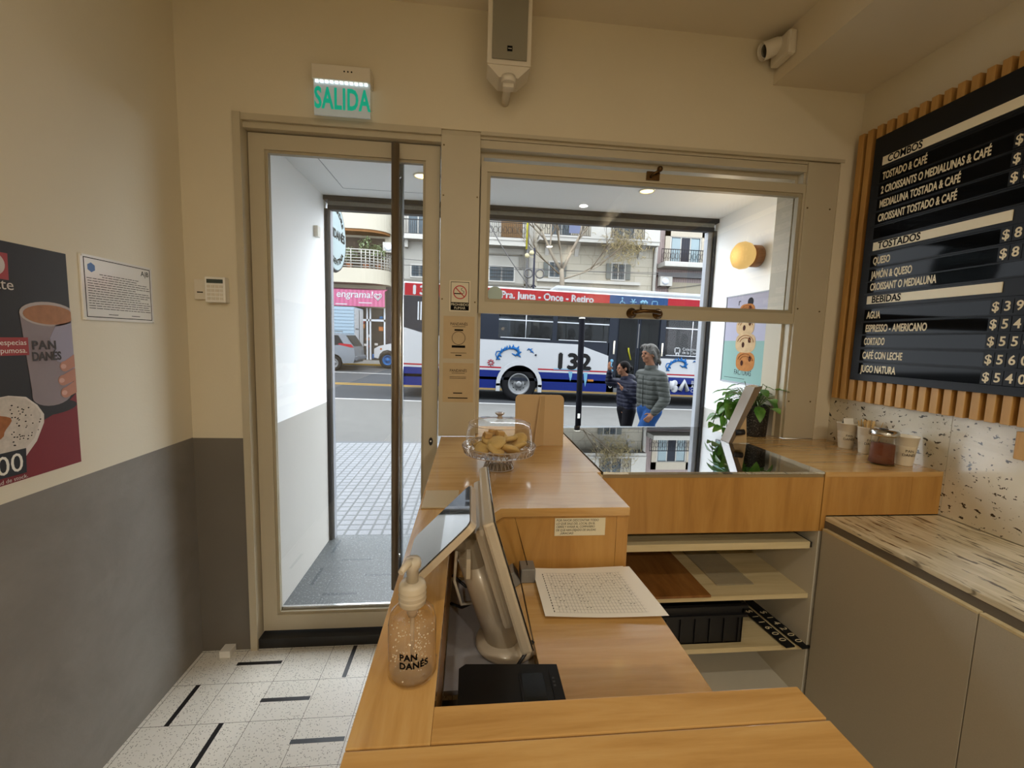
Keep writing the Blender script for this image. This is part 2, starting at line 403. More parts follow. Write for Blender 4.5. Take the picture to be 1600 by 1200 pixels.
for a in ((a0-.016, a0, b0-.016, b1+.016), (a1, a1+.016, b0-.016, b1+.016), (a0, a1, b1, b1+.016), (a0, a1, b0-.016, b0)): mb.box(a[0], a[1], ya+.007, yb-.007, a[2], a[3])
mb.build('sash_bead', M['frame_in'], sash)
mb = MB(); mb.box(a0, a1, 2.07, 2.074, b0, b1); mb.build('glass_pane', M['pane'], sash)
mb = MB()
for x in (.79, .925): mb.lathe([(.026, 0), (.026, .004), (.016, .012), (.012, .03)], (x, 2.052, 1.697), 20, Matrix.Rotation(pi/2, 3, 'X'))
mb.tube([(.79, 2.028, 1.697), (.80, 2.008, 1.702), (.83, 2.0, 1.706), (.885, 2.0, 1.706), (.915, 2.008, 1.702), (.925, 2.028, 1.697)], [.009, .011, .01, .01, .011, .009], 12)
mb.build('pull_handle', M['brass'], sash)
mb = MB(); mb.box(.825, .89, 2.044, 2.052, 2.332, 2.372, bev=.002); mb.tube([(.845, 2.045, 2.345), (.845, 2.03, 2.35), (.885, 2.018, 2.375)], .006, 8); mb.ball((.878, 2.02, 2.375), .014)
mb.build('latch', M['brass'], sash)
mb = MB(); mb.lathe([(.037, 0), (.037, .001)], (.112, 2.0695, 1.765), 32, Matrix.Rotation(pi/2, 3, 'X')); mb.build('round_sticker', mat('pale sticker', 'AFC4C0', .5), sash)
mb = MB(); mb.tube([(.835, 2.045, 1.742), (.835, 2.045, 1.722)], .0025, 6); mb.ball((.835, 2.045, 1.722), .006, 8, 6); mb.build('sash_pin', M['brass'], sash)

# ---------------------------------------------------------------- vestibule between the front wall and the street
VL, VR, VC, VY = -1.04, 1.87, 2.515, 3.25
mb = MB(); mb.box(VL-.2, VL, YF+.2, VY, 1.06, VC); mb.mi = 1; mb.box(VL-.2, VL, YF+.2, VY, -.1, 1.06); struct('wall_porch_left', mb, [M['vwhite'], M['vgrey']])
mb = MB(); mb.box(VR, VR+.2, YF+.2, VY, 1.06, VC); mb.mi = 1; mb.box(VR, VR+.2, YF+.2, VY, -.1, 1.06); struct('wall_porch_right', mb, [M['vwhite'], M['vgrey']])
mb = MB(); mb.box(VL-.2, VR+.2, YF+.2, VY, VC, VC+.1); mb.mi = 1
# access hatch grooves in the porch ceiling
for a in ((-.86, -.2, 2.42, 2.424), (-.86, -.2, 3.0, 3.004), (-.86, -.856, 2.42, 3.0), (-.2, -.196, 2.42, 3.0)): mb.box(*a, VC-.001, VC)
struct('ceiling_porch', mb, [M['vwhite'], M['shuttergrey']])
mb = MB(); mb.box(VL-.2, VR+.2, YF+.24, VY, -.12, 0)
struct('floor_porch', mb, M['vfloor'])
mb = MB(); mb.box(-.145, VR, YF+.2, YF+.24, -.1, 1.02); struct('wall_porch_inner', mb, M['vgrey'])
# building front above and beside the porch
mb = MB(); mb.box(-9, VL-.2, VY-.3, VY, -.1, 12); mb.box(VR+.2, 10, VY-.3, VY, -.1, 12); mb.box(VL-.2, VR+.2, VY-.3, VY, VC+.1, 12); struct('wall_street', mb, M['vwhite'])
sh = thing('roller_shutter', 'dark rolled metal shutter across the top of the shopfront opening', 'shutter', (.4, 3.2, 2.43))
mb = MB(); mb.box(VL+.0, VR-.0, 3.16, 3.26, 2.485, VC-.001); mb.build('shutter_box', M['black'], sh)
mb = MB(); mb.box(VL+.02, VR-.02, 3.19, 3.23, 2.455, 2.485); mb.build('bottom_slat', mat('worn galvanised slat', '8A8C88', .55, .4, var=.35, vscale=60), sh)
mb = MB(); mb.box(VL+.02, VR-.02, 3.185, 3.235, 2.425, 2.455); mb.build('bottom_rail', M['black'], sh)
for x, s in ((VL, 1), (VR, -1)):
    mb = MB(); mb.box(*sorted((x+s*.001, x+s*.022)), 3.18, 3.25, 0, 2.43); mb.mi = 1; mb.box(*sorted((x+s*.022, x+s*(.06 if s < 0 else .036))), 3.2, 3.25, 0, 2.43)
    mb.build('guide_rail', [M['black'], M['shuttergrey']], sh)

# ---------------------------------------------------------------- street ground
def rz(x): return -.18 - .018*(x-1.4)
mb = MB(); mb.box(-9, 10, VY, 6.5, -.3, -.07); struct('pavement', mb, M['sidewalk'])
mb = MB(); mb.quad((-30, 6.5, -.6), (30, 6.5, -.6), (30, 6.5, -.08), (-30, 6.5, -.08)); mb.box(-30, 30, 6.5, 6.66, -.6, -.085); struct('curb_near', mb, M['curb'])
def slab(y0, y1, dz=0, x0=-30, x1=40):
    m = MB(); m.quad((x0, y0, rz(x0)+dz), (x1, y0, rz(x1)+dz), (x1, y1, rz(x1)+dz), (x0, y1, rz(x0)+dz)); return m
struct('road_lane', slab(6.66, 11.35), M['concrete'])
struct('road', slab(11.35, 24.3), M['asphalt'])
mb = slab(11.30, 11.45, .004); struct('road_line_white', mb, M['roadwhite'])
mb = MB()
for y in (14.6, 14.95):
    x0, x1 = -30, 40; mb.quad((x0, y, rz(x0)+.004), (x1, y, rz(x1)+.004), (x1, y+.14, rz(x1)+.004), (x0, y+.14, rz(x0)+.004))
struct('road_line_yellow', mb, M['yellow'])
mb = slab(19.2, 19.35, .004); struct('road_line_far', mb, M['roadwhite'])
mb = MB(); mb.box(-30, 40, 24.2, 24.4, -.9, .03)
struct('curb_far', mb, M['yellow'])
mb = MB(); mb.box(-30, 40, 24.4, 28.7, -.9, .03)
struct('pavement_far', mb, M['concrete'])
# ---------------------------------------------------------------- counters
TZ = 1.07
cb = thing('checkout_counter', 'honey coloured wooden checkout counter with a sunken till well', 'counter', (.17, .8, 0))
mb = MB(); mb.box(-.13, -.115, -.3, 2.04, 0, 1.04); mb.build('side_panel', M['woodv'], cb)
mb = MB(); mb.box(-.135, -.038, .455, 1.146, 1.04, TZ, bev=.0012); mb.build('ledge', M['woody'], cb)
mb = MB(); mb.box(-.038, .467, .4555, .506, 1.03, TZ, bev=.0015); mb.build('near_rail', M['woodtop'], cb)
mb = MB(); mb.box(.15, .472, .3, 1.146, .865, .89, bev=.0012); mb.build('work_surface', M['woodtop'], cb)
mb = MB(); mb.box(-.115, -.042, .46, 1.14, .86, 1.04); mb.build('inner_panel', M['woodv'], cb)
mb = MB(); mb.box(.455, .472, .3, 1.146, .1, .864); mb.build('staff_side_panel', M['woodv'], cb)
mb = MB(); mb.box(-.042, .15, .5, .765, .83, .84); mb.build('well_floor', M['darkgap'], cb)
mb = MB(); mb.box(-.04, .149, .765, 1.145, .85, .86); mb.mi = 1; mb.box(.044, .066, .915, .96, .8595, .8606)
mb.build('steel_tray', [mat('grey steel plate', 'A5A4A8', .4, .35, var=.1, vscale=60), M['black']], cb, label='grey steel plate with a square hole')
fl = MB(); fl.box(-.135, .468, -.35, .4525, 1.035, TZ, bev=.0015)
fl.build('counter_flap', M['woodtop'], label='plain wooden flap board nearest the bottom edge, split off by a dark gap', cat='counter', loc=(.17, .05, 1.035))
rc = thing('raised_counter', 'raised wooden counter block under the cake stand and paper note', 'counter', (.17, 1.6, .86))
mb = MB(); mb.box(-.135, .472, 1.147, 1.4755, 1.045, TZ, bev=.0012); mb.build('near_top', M['woodtop'], rc)
mb = MB(); mb.box(-.135, .488, 1.477, 2.039, 1.045, TZ, bev=.0012); mb.box(.03, .488, 2.039, 2.3, 1.045, TZ); mb.build('far_top', M['woodtop'], rc)
mb = MB(); mb.box(-.115, .436, 1.155, 1.172, .864, 1.045); mb.mi = 1; mb.box(.437, .472, 1.155, 1.172, .864, 1.045); mb.mi = 0; mb.box(.455, .472, 1.172, 2.03, .1, 1.045); mb.build('front_panel', [M['woodv'], M['woodv']], rc)
dc = thing('display_counter', 'wooden display counter with a mirror-like glass top by the open window', 'counter', (.93, 1.9, .83))
gm = glass('reflective glass top', 'A9A498', 1, .0, 8)
mb = MB(); mb.box(.4955, 1.384, 1.474, 2.33, 1.062, TZ+.001, bev=.0008); mb.build('glass_top', gm, dc)
mb = MB(); mb.box(.4955, 1.384, 1.478, 2.33, 1.035, 1.061); mb.build('glass_bed', mat('brown backing', '8A7756', .6), dc)
mb = MB(); mb.box(.475, 1.384, 1.476, 1.494, .83, 1.048); mb.build('front_panel', M['woodv'], dc)
mb = MB(); mb.box(.48, 1.384, 1.479, 1.492, 1.049, 1.058); mb.build('edge_strip', M['plankwood'], dc)
sc = thing('side_counter', 'short wooden counter box in the corner holding paper cups', 'counter', (1.64, 1.75, .83))
mb = MB(); mb.box(1.387, XR-.013, 1.474, 2.04, 1.05, TZ, bev=.0012); mb.box(1.387, 1.652, 2.04, 2.3, 1.05, TZ); mb.build('top', M['woodtop'], sc)
mb = MB(); mb.box(1.387, 1.768, 1.475, 1.493, .894, 1.05); mb.box(1.387, 1.408, 1.475, 1.493, .83, .894); mb.mi = 1; mb.box(1.769, XR-.013, 1.475, 1.493, .894, 1.05); mb.build('front_panel', [M['woodv'], M['woodv']], sc)
# shelf unit below the display counter
su = thing('shelf_unit', 'open shelf unit of pale wood boards under the display counter', 'shelf', (.93, 1.75, 0))
mb = MB(); mb.box(1.386, 1.402, 1.478, 2.03, .05, .829); mb.build('side_panel', M['board'], su)
mb = MB(); mb.box(.474, .488, 1.5, 2.03, .05, .829); mb.build('side_panel', M['board'], su)
mb = MB(); mb.box(.488, 1.386, 2.02, 2.035, .05, .829); mb.build('back_panel', M['board'], su)
mb = MB(); mb.box(.488, 1.386, 1.5, 2.02, .05, .10); mb.build('floor_panel', M['board'], su)
mb = MB(); mb.box(.49, 1.372, 1.495, 2.0, .748, .776, bev=.001); s1 = mb.build('pull_out_shelf', M['plankwood'], su)
mb = MB(); mb.box(1.373, 1.385, 1.5, 2.0, .75, .772); mb.build('runner', M['black'], s1)
for z in (.536, .312):
    mb = MB(); mb.box(.489, 1.3855, 1.495, 2.018, z, z+.02, bev=.001); mb.build('shelf', M['plankwood'], su)
# base cabinets on the right wall
bc = thing('base_cabinet', 'grey laminate base cabinet with two doors under the granite worktop', 'cabinet', (1.65, .7, 0))
mb = MB(); mb.box(1.43, XR-.001, -.6, 1.47, .0, .858); mb.build('carcass', mat('dark grey recess', '6A655B', .6), bc)
for y0, y1 in ((.9495, 1.462), (.25, .9465), (-.5, .247)):
    mb = MB(); mb.box(1.388, 1.404, y0, y1, .06, .839, bev=.001); mb.mi = 1; mb.box(1.3875, 1.4045, y0+.001, y1-.001, .839, .8465); mb.build('door', [M['doorgrey'], M['plankwood']], bc)
gw = thing('granite_worktop', 'veined cream granite worktop along the right wall', 'worktop', (1.65, .5, .86))
mb = MB(); mb.box(1.4045, XR-.0125, -.6, 1.4735, .873, .891, bev=.003); mb.build('slab', M['marble'], gw)
mb = MB(); mb.box(1.4055, 1.43, -.6, 1.4735, .835, .872); mb.build('edge_profile', mat('grey edge profile', '6E675C', .5, .2), gw)

# ---------------------------------------------------------------- menu wall
sp = thing('slat_panel', 'panel of upright oak slats behind the black menu board', 'wall panel', (1.9, 1.3, 1.3))
mb = MB(); mb.box(XR-.009, XR-.0015, -.2, 2.005, 1.305, 2.585); mb.build('backing', mat('stained backing', '6B4A28', .6), sp)
y = 2.006; first = None; k = 0
while y > -.1:
    if first is None:
        mb = MB(); mb.box(1.873, XR-.008, y-.0275, y, 1.3, 2.59, bev=.0015); first = mb.build('slat', M['slat'], sp)
    else:
        c = first.copy(); COL.objects.link(c); c.location = first.location + V((0, -.047*k, 0))
    y -= .047; k += 1
mn = thing('menu_board', 'black letter menu board listing COMBOS, TOSTADOS and BEBIDAS', 'sign', (1.86, 1.3, 1.4))
BX = 1.866
M['mboard'] = mat('matte black board', '17181A', .45, spec=.2)
M['mstrip'] = mat('glossy black strip', '0C0D0F', .05, spec=.06)
M['cream'] = mat('cream header strip', 'E6D9B8', .5)
M['letter'] = mat('cream letters', 'E2D3AE', .5)
mb = MB(); mb.box(BX, 1.8725, .55, 1.905, 1.403, 2.53, bev=.001); mb.build('board', M['mboard'], mn)
rows = [('h', 'COMBOS', 2.412), ('t', 'TOSTADO & CAFÉ', 2.345, None), ('t', '2 CROISSANTS O MEDIALUNAS & CAFÉ', 2.283, '$ 9900'), ('t', 'MEDIALUNA TOSTADA & CAFÉ', 2.221, '$ 7500'), ('t', 'CROISSANT TOSTADO & CAFÉ', 2.158, '$ 8900'), ('e', '', 2.092),
        ('h', 'TOSTADOS', 2.029), ('t', 'QUESO', 1.965, '$ 8200'), ('t', 'JAMÓN & QUESO', 1.90, '$ 8800'), ('t', 'CROISSANT O MEDIALUNA', 1.845, None),
        ('h', 'BEBIDAS', 1.783), ('t', 'AGUA', 1.715, '$ 3900'), ('t', 'ESPRESSO - AMERICANO', 1.653, '$ 5400'), ('t', 'CORTADO', 1.592, '$ 5500'), ('t', 'CAFÉ CON LECHE', 1.527, '$ 5600'), ('t', 'JUGO NATURA', 1.463, '$ 5400')]
for r in rows:
    z = r[2]
    mb = MB(); mb.box(BX-.004, BX, .6, 1.875, z-.034, z-.029); mb.build('rail', M['mboard'], mn)
    if r[0] == 'h':
        ye = .75 if r[1] == 'COMBOS' else 1.343
        mb = MB(); mb.box(BX-.0035, BX, ye, 1.856, z-.019, z+.018); h = mb.build('header_strip', M['cream'], mn)
        mb = MB(); mb.text(r[1], (BX-.0036, 1.832, z-.014), -Y, Z, .044, .0006, sx=.82, bold=.001); mb.build('lettering', M['ink'], h)
    else:
        mb = MB(); mb.box(BX-.002, BX, .62, 1.862, z-.028, z+.024); h = mb.build('row_strip', M['mstrip'], mn)
        if r[1]:
            tw = {'TOSTADO & CAFÉ': .19, '2 CROISSANTS O MEDIALUNAS & CAFÉ': .415, 'MEDIALUNA TOSTADA & CAFÉ': .325, 'CROISSANT TOSTADO & CAFÉ': .32, 'QUESO': .08, 'JAMÓN & QUESO': .183, 'CROISSANT O MEDIALUNA': .285, 'AGUA': .065, 'ESPRESSO - AMERICANO': .272, 'CORTADO': .10, 'CAFÉ CON LECHE': .187, 'JUGO NATURA': .165}[r[1]]
            mb = MB(); mb.text(r[1], (0, 0, 0), X, Y, .046, .0006)
            w = max(v.co.x for v in mb.b.verts); mb.b.free()
            mb = MB(); mb.text(r[1], (BX-.0022, 1.848, z-.018), -Y, Z, .046, .0006, sx=tw/w, bold=.0011); mb.build('lettering', M['letter'], h)
        if len(r) > 3 and r[3]:
            for i, ch in enumerate(r[3].replace(' ', '')):
                yy = 1.352 - i*.034
                mb = MB(); mb.box(BX-.0045, BX-.002, yy-.016, yy+.016, z-.026, z+.024); mb.mi = 1
                mb.text(ch, (BX-.0046, yy, z-.016), -Y, Z, .047, .0005, align='CENTER', sx=.9, bold=.0008); mb.build('price_tile', [M['mboard'], M['letter']], mn)
wb = MB(); wb.box(XR-.035, XR-.012, 1.02, 1.256, 1.187, 1.284, bev=.003)
wb.build('wooden_plaque', M['slat'], label='small pale wooden block on the granite splash at the right edge', cat='wood block')

# ---------------------------------------------------------------- left wall: poster and notice
px0 = XL + .0005
po = thing('coffee_poster', 'large dark poster of a latte cup on a red table', 'poster', (XL, 1.2, 1.44))
def flat(poly, lay, m, name, parent, p=po):
    mb = MB(); mb.prism(poly, (px0 + .0004*lay, 0, 0), Y, Z, (.0004, 0, 0)); return mb.build(name, m, parent or p)
def ell(cy, cz, ry, rz, n=28, a0=0, a1=2*pi): return [(cy+ry*cos(a0+(a1-a0)*i/n), cz+rz*sin(a0+(a1-a0)*i/n)) for i in range(n)]
M['pblack'] = mat('poster black', '26221F', .55, var=.3, vscale=6)
M['pred'] = mat('poster red', '7A2024', .55, var=.1, vscale=9); M['pband'] = mat('poster red band', 'A03230', .5)
flat([(.5, 1.108), (1.481, 1.108), (1.481, 1.772), (.5, 1.772)], 0, M['pblack'], 'sheet', po)
flat([(.5, 1.108), (1.481, 1.108), (1.481, 1.335), (1.43, 1.29), (1.36, 1.262), (.5, 1.28)], 1, M['pred'], 'red_table', po)
flat(ell(1.395, 1.30, .085, .022), 2, M['pblack'], 'cup_shade', po)
pc = mat('poster paper cup', '8E8287', .6, var=.1, vscale=12)
flat([(1.328, 1.578), (1.344, 1.36)] + [(1.404+.06*cos(a), 1.338+.032*sin(a)) for a in [pi+pi*i/12 for i in range(13)]] + [(1.481, 1.42), (1.481, 1.578)], 3, pc, 'cup', po)
flat([(1.408, 1.51), (1.43, 1.55), (1.481, 1.565), (1.481, 1.41), (1.45, 1.43), (1.425, 1.44)], 4, mat('cup highlight print', '9B96A8', .6), 'cup_label', po)
flat([(min(1.481, a), b) for a, b in ell(1.412, 1.582, .085, .036)], 4, mat('poster cup rim', 'B5AAA6', .6), 'cup_rim', po)
flat([(min(1.481, a), b) for a, b in ell(1.414, 1.580, .078, .029)], 5, mat('poster coffee foam', 'A5734F', .6, var=.35, vscale=40), 'coffee', po)
hand = mat('poster skin', 'B98470', .6, var=.12, vscale=20)
for zc, y0 in ((1.425, 1.437), (1.382, 1.428), (1.343, 1.434)):
    flat([(y0+.012+.017*cos(a), zc-.002+.0165*sin(a)) for a in [pi*.5+pi*i/10 for i in range(11)]] + [(1.481, zc-.006), (1.481, zc+.034)], 6, hand, 'printed_finger', po)
    flat(ell(y0+.006, zc-.002, .009, .0075, 14), 7, mat('poster nail', 'CFA294', .5) if 'poster nail' not in bpy.data.materials else bpy.data.materials['poster nail'], 'printed_nail', po)
mb = MB(); mb.text('PAN', (px0+.003, 1.352, 1.478), Y, Z, .035, .0003, bold=.001, space=1.15); mb.text('DANÉS', (px0+.003, 1.35, 1.445), Y, Z, .035, .0003, sx=.8, bold=.001); mb.build('cup_lettering', mat('poster grey ink', '3E3838', .6), po)
pl = mat('poster speckled plate', 'C9BFB2', .5, var=.3, vscale=60)
flat([(1.0, 1.16), (1.31, 1.172), (1.345, 1.21), (1.37, 1.26), (1.372, 1.285), (1.355, 1.315), (1.325, 1.343), (1.28, 1.352), (1.0, 1.335)], 4, mat('poster plate edge', 'D8D0C6', .5), 'plate_edge', po)
flat([(1.0, 1.175), (1.305, 1.19), (1.338, 1.22), (1.36, 1.268), (1.362, 1.29), (1.348, 1.315), (1.32, 1.34), (1.28, 1.35), (1.0, 1.33)], 5, pl, 'plate', po)
flat([(1.19+.085*cos(a)*(1+.12*sin(5*a)), 1.272+.052*sin(a)*(1+.15*cos(4*a))) for a in [2*pi*i/36 for i in range(36)]], 6, mat('poster pastry', '9A5E2C', .6, var=.6, vscale=50), 'pastry', po)
mb = MB(); r9 = random.Random(2)
for i in range(60):
    a, q = r9.uniform(-1.4, 1.4), r9.uniform(.035, .115); yc, zc = 1.245+q*cos(a), 1.27+q*.62*sin(a)
    if yc > 1.278: mb.prism([(yc+r9.uniform(.001, .0035)*cos(t), zc+.002*sin(t)) for t in (0, 1.2, 2.4, 3.6, 4.8)], (px0+.0024, 0, 0), Y, Z, (.0003, 0, 0))
mb.build('plate_specks', M['ink'], po)
flat([(1.0, 1.135), (1.308, 1.127), (1.312, 1.197), (1.0, 1.2)], 7, mat('poster price box', '1E1B1B', .5), 'price_box', po)
mb = MB(); mb.text('00', (px0+.0036, 1.302, 1.137), Y, Z, .075, .0003, align='RIGHT', sx=.95); mb.build('price_lettering', M['paper'], po)
mb = MB(); mb.text('ad de stock.', (px0+.002, 1.312, 1.112), Y, Z, .016, .0002, align='RIGHT'); mb.text('Latte', (px0+.002, 1.319, 1.642), Y, Z, .042, .0003, align='RIGHT'); mb.build('small_lettering', mat('poster text', 'CFC6BC', .6), po)
flat([(1.18, 1.462), (1.343, 1.462), (1.343, 1.512), (1.18, 1.512)], 7, M['pband'], 'red_band', po)
mb = MB(); mb.text('ro, especias', (px0+.0036, 1.338, 1.491), Y, Z, .021, .0002, align='RIGHT'); mb.text('e espumosa.', (px0+.0036, 1.338, 1.469), Y, Z, .021, .0002, align='RIGHT'); mb.build('band_lettering', M['paper'], po)
flat([(1.22, 1.672), (1.308, 1.668), (1.31, 1.74), (1.22, 1.74)], 2, M['pband'], 'logo_square', po)
flat(ell(1.268, 1.708, .033, .032), 3, mat('poster logo white', 'C9BDB8', .5), 'logo_oval', po)
nt = thing('framed_notice', 'white acrylic notice sheet with a thin black border on the left wall', 'notice', (XL, 1.68, 1.68))
mb = MB(); mb.box(XL, XL+.006, 1.524, 1.831, 1.571, 1.785, bev=.001); mb.build('plate', mat('glossy notice', 'E4E2DC', .12, coat=.6), nt)
mb = MB(); nx = XL+.0062
for a in ((1.534, 1.821, 1.774, 1.7765), (1.534, 1.821, 1.581, 1.5835), (1.534, 1.5365, 1.581, 1.7765), (1.8185, 1.821, 1.581, 1.7765)): mb.box(nx, nx+.0003, *a)
mb.build('border', M['ink'], nt)
mb = MB()
mb.text('A|B', (nx, 1.775, 1.748), Y, Z, .026, .0003)
for i in range(15):
    z = 1.725 - i*.0082; w = .27 if i not in (0, 1, 5, 9) else (.17, .15, .2, .22)[(0, 1, 5, 9).index(i)]
    y0 = 1.545 if i > 2 else 1.677-w/2
    yy = y0
    while yy < y0+w-.01:
        l = rnd.uniform(.008, .028); mb.box(nx, nx+.0002, yy, min(yy+l, y0+w), z, z+.0020); yy += l+.003
for yy in (1.62, 1.72): mb.box(nx, nx+.0002, yy, yy+.04, 1.592, 1.594)
mb.build('print', M['ink'], nt)
mb = MB(); mb.lathe([(.016, 0), (.016, .0003)], (nx, 1.562, 1.745), 6, Matrix.Rotation(pi/2, 3, 'Y')); mb.build('crest', mat('blue crest', '4A6FA5', .5), nt)
for yy, zz in ((1.528, 1.781), (1.827, 1.781), (1.528, 1.575), (1.827, 1.575)):
    mb = MB(); mb.lathe([(.004, 0), (.004, .002), (.002, .004)], (XL+.005, yy, zz), 12, Matrix.Rotation(pi/2, 3, 'Y')); mb.build('stud', M['white'], nt)
ks = thing('alarm_keypad', 'small white alarm keypad on the wall left of the door', 'keypad', (-1.15, 2.04, 1.73))
mb = MB(); mb.box(-1.222, -1.155, 2.026, 2.04, 1.686, 1.774, bev=.003); mb.mi = 1; mb.box(-1.21, -1.185, 2.0256, 2.0262, 1.715, 1.72); mb.build('housing', [M['offwhite'], M['ink']], ks)
mb = MB(); mb.box(-1.166, -1.081, 2.006, 2.04, 1.674, 1.784, bev=.004); kp = mb.build('key_pad', M['white'], ks)
mb = MB(); mb.box(-1.157, -1.09, 2.0045, 2.0065, 1.757, 1.774); mb.build('display', mat('dark lcd', '3A443E', .3), kp)
for i in range(4):
    for j in range(4):
        mb = MB(); mb.box(-1.156+i*.0172, -1.143+i*.0172, 2.0035, 2.0065, 1.684+j*.0175, 1.696+j*.0175); mb.build('key', M['offwhite'], kp)
mb = MB(); mb.box(-1.162, -1.112, 1.985, 2.04, 0, .034, bev=.003); mb.build('door_stop', M['white'], label='small white block on the floor beside the door frame', cat='door stop')

# ---- illuminated exit sign
ex = thing('exit_sign', 'lit SALIDA exit sign with green letters above the door', 'exit sign', (-.566, 2.04, 2.48))
mb = MB(); mb.box(-.69, -.448, 1.975, 2.04, 2.622, 2.681, bev=.004); mb.mi = 1
for x in (-.555, -.54, -.525): mb.lathe([(.0035, 0), (.003, .001)], (x, 1.975, 2.657), 10, Matrix.Rotation(pi/2, 3, 'X'))
mb.build('housing', [M['offwhite'], M['ink']], ex)
t = NT('edge lit acrylic'); t.t.links.new(t.n('ShaderNodeMixShader', {0: .62, 1: t.n('ShaderNodeBsdfTransparent', {0: (1, 1, 1, 1)}).outputs[0], 2: t.n('ShaderNodeBsdfPrincipled', {'Base Color': lin('DCE6EA'), 'Roughness': .3, 'Emission Color': lin('C8E4F4'), 'Emission Strength': .06}).outputs[0]}).outputs[0], t.out.inputs[0])
mb = MB(); mb.box(-.685, -.452, 1.988, 1.994, 2.482, 2.622); ac = mb.build('acrylic_plate', t.m, ex)
mb = MB(); mb.text('SALIDA', (-.568, 1.9872, 2.512), X, Z, .118, .0006, align='CENTER', sx=.57, space=1.06, bold=.0035); mb.build('lettering', mat('green lettering', '00B090', .4, emit=.3, ecol='00C8A8'), ac)
mb = MB()
for i in range(11): mb.box(-.678+i*.0203, -.666+i*.0203, 1.984, 1.996, 2.614, 2.6215)
mb.build('led_strip', mat('white leds', 'FFFFFF', .3, emit=2, ecol='DFF4FF'), ex)
# ---- loudspeaker
ls = thing('wall_speaker', 'beige loudspeaker with a grey grille mounted high on the front wall', 'speaker', (.135, 2.04, 2.8))
mb = MB(); mb.prism([(.045, 1.86), (.225, 1.86), (.205, 1.98), (.065, 1.98)], (0, 0, 2.675), X, Y, (0, 0, .31)); 
mb.prism([(.045, 2.675), (.225, 2.675), (.175, 2.628), (.095, 2.628)], (0, 1.865, 0), X, Z, (0, .10, 0)); mb.build('cabinet', M['offwhite'], ls)
mb = MB(); mb.box(.064, .208, 1.852, 1.86, 2.692, 2.975, bev=.003); g = mb.build('grille', M['grille'], ls)
mb = MB(); mb.box(.126, .147, 1.850, 1.853, 2.722, 2.742); mb.mi = 1; mb.box(.129, .144, 1.8496, 1.8502, 2.7305, 2.733); mb.build('badge', [M['ink'], M['offwhite']], g)
mb = MB(); mb.tube([(.135, 1.868, 2.632), (.135, 1.868, 2.605)], .03, 20); mb.tube([(.135, 1.88, 2.612), (.135, 2.04, 2.62)], .017, 12); mb.box(.112, .158, 1.862, 1.90, 2.59, 2.622, bev=.004); mb.build('bracket', M['offwhite'], ls)
# ---- camera
cc = thing('security_camera', 'white bullet security camera in the ceiling corner by the beam', 'security camera', (1.41, 1.97, 2.93))
mb = MB(); mb.box(1.385, 1.426, 1.90, 2.02, 2.862, 2.965, bev=.012); mb.build('junction_box', M['offwhite'], cc)
R = (V((-.75, .12, -.30)).to_track_quat('Z', 'Y')).to_matrix()
c0 = V((1.405, 1.975, 2.945))
mb = MB(); mb.lathe([(.012, -.01), (.03, 0), (.034, .02), (.034, .075), (.031, .082), (.028, .078)], c0, 24, R); mb.build('body', M['white'], cc)
mb = MB(); mb.lathe([(.0275, .077), (.024, .081), (.012, .083), (.003, .086)], c0, 24, R); mb.build('lens', mat('camera lens', '0B0B0D', .1), cc)
mb = MB(); mb.lathe([(.0365, .02), (.0375, .05), (.0375, .092), (.0355, .092), (.0355, .05)], c0, 24, R, capb=False, capt=False); mb.build('sunshield', M['offwhite'], cc)

# ---- stickers on the post
ns = thing('no_smoking_sign', 'no smoking sign reading PROHIBIDO FUMAR on the post', 'sign', (-.055, 2.0395, 1.75))
pyy = 2.0392
mb = MB(); mb.box(-.104, -.006, pyy, 2.0398, 1.674, 1.818); mb.build('plate', mat('cream sticker', 'D6CCB4', .5), ns)
def frm(mb, x0, x1, z0, z1, y, t): 
    for a in ((x0, x1, z0, z0+t), (x0, x1, z1-t, z1), (x0, x0+t, z0, z1), (x1-t, x1, z0, z1)): mb.box(a[0], a[1], y-.0003, y, a[2], a[3])
mb = MB(); frm(mb, -.098, -.012, 1.68, 1.812, pyy, .0025); mb.box(-.098, -.012, pyy-.0003, pyy, 1.68, 1.717); mb.box(-.083, -.042, pyy-.0003, pyy, 1.755, 1.760)
mb.tube([(-.038, pyy-.0002, 1.758), (-.036, pyy-.0002, 1.768), (-.045, pyy-.0002, 1.772), (-.05, pyy-.0002, 1.779), (-.043, pyy-.0002, 1.785)], .0012, 5)
mb.build('black_print', M['ink'], ns)
mb = MB(); n = 40; ri, ro = .0275, .032
for i in range(n):
    a, b = 2*pi*i/n, 2*pi*(i+1)/n; cx, cz = -.055, 1.764
    mb.quad(*[(cx+r*cos(t), pyy-.0006, cz+r*sin(t)) for r, t in ((ri, a), (ro, a), (ro, b), (ri, b))])
mb.box(-.028, .028, -.0006, -.0003, -.0022, .0022, R=Matrix.Translation((-.055, pyy, 1.764)) @ Matrix.Rotation(pi/4, 4, 'Y'))
mb.build('red_ring', M['red'], ns)
mb = MB(); mb.text('PROHIBIDO', (-.055, pyy-.0005, 1.701), X, Z, .0165, .0003, align='CENTER', sx=.95); mb.text('FUMAR', (-.055, pyy-.0005, 1.685), X, Z, .0165, .0003, align='CENTER'); mb.build('lettering', mat('sign cream', 'E0D8C0', .5), ns)
M['kraft'] = mat('taped kraft sheet', 'B9A27C', .5, var=.12, vscale=12)
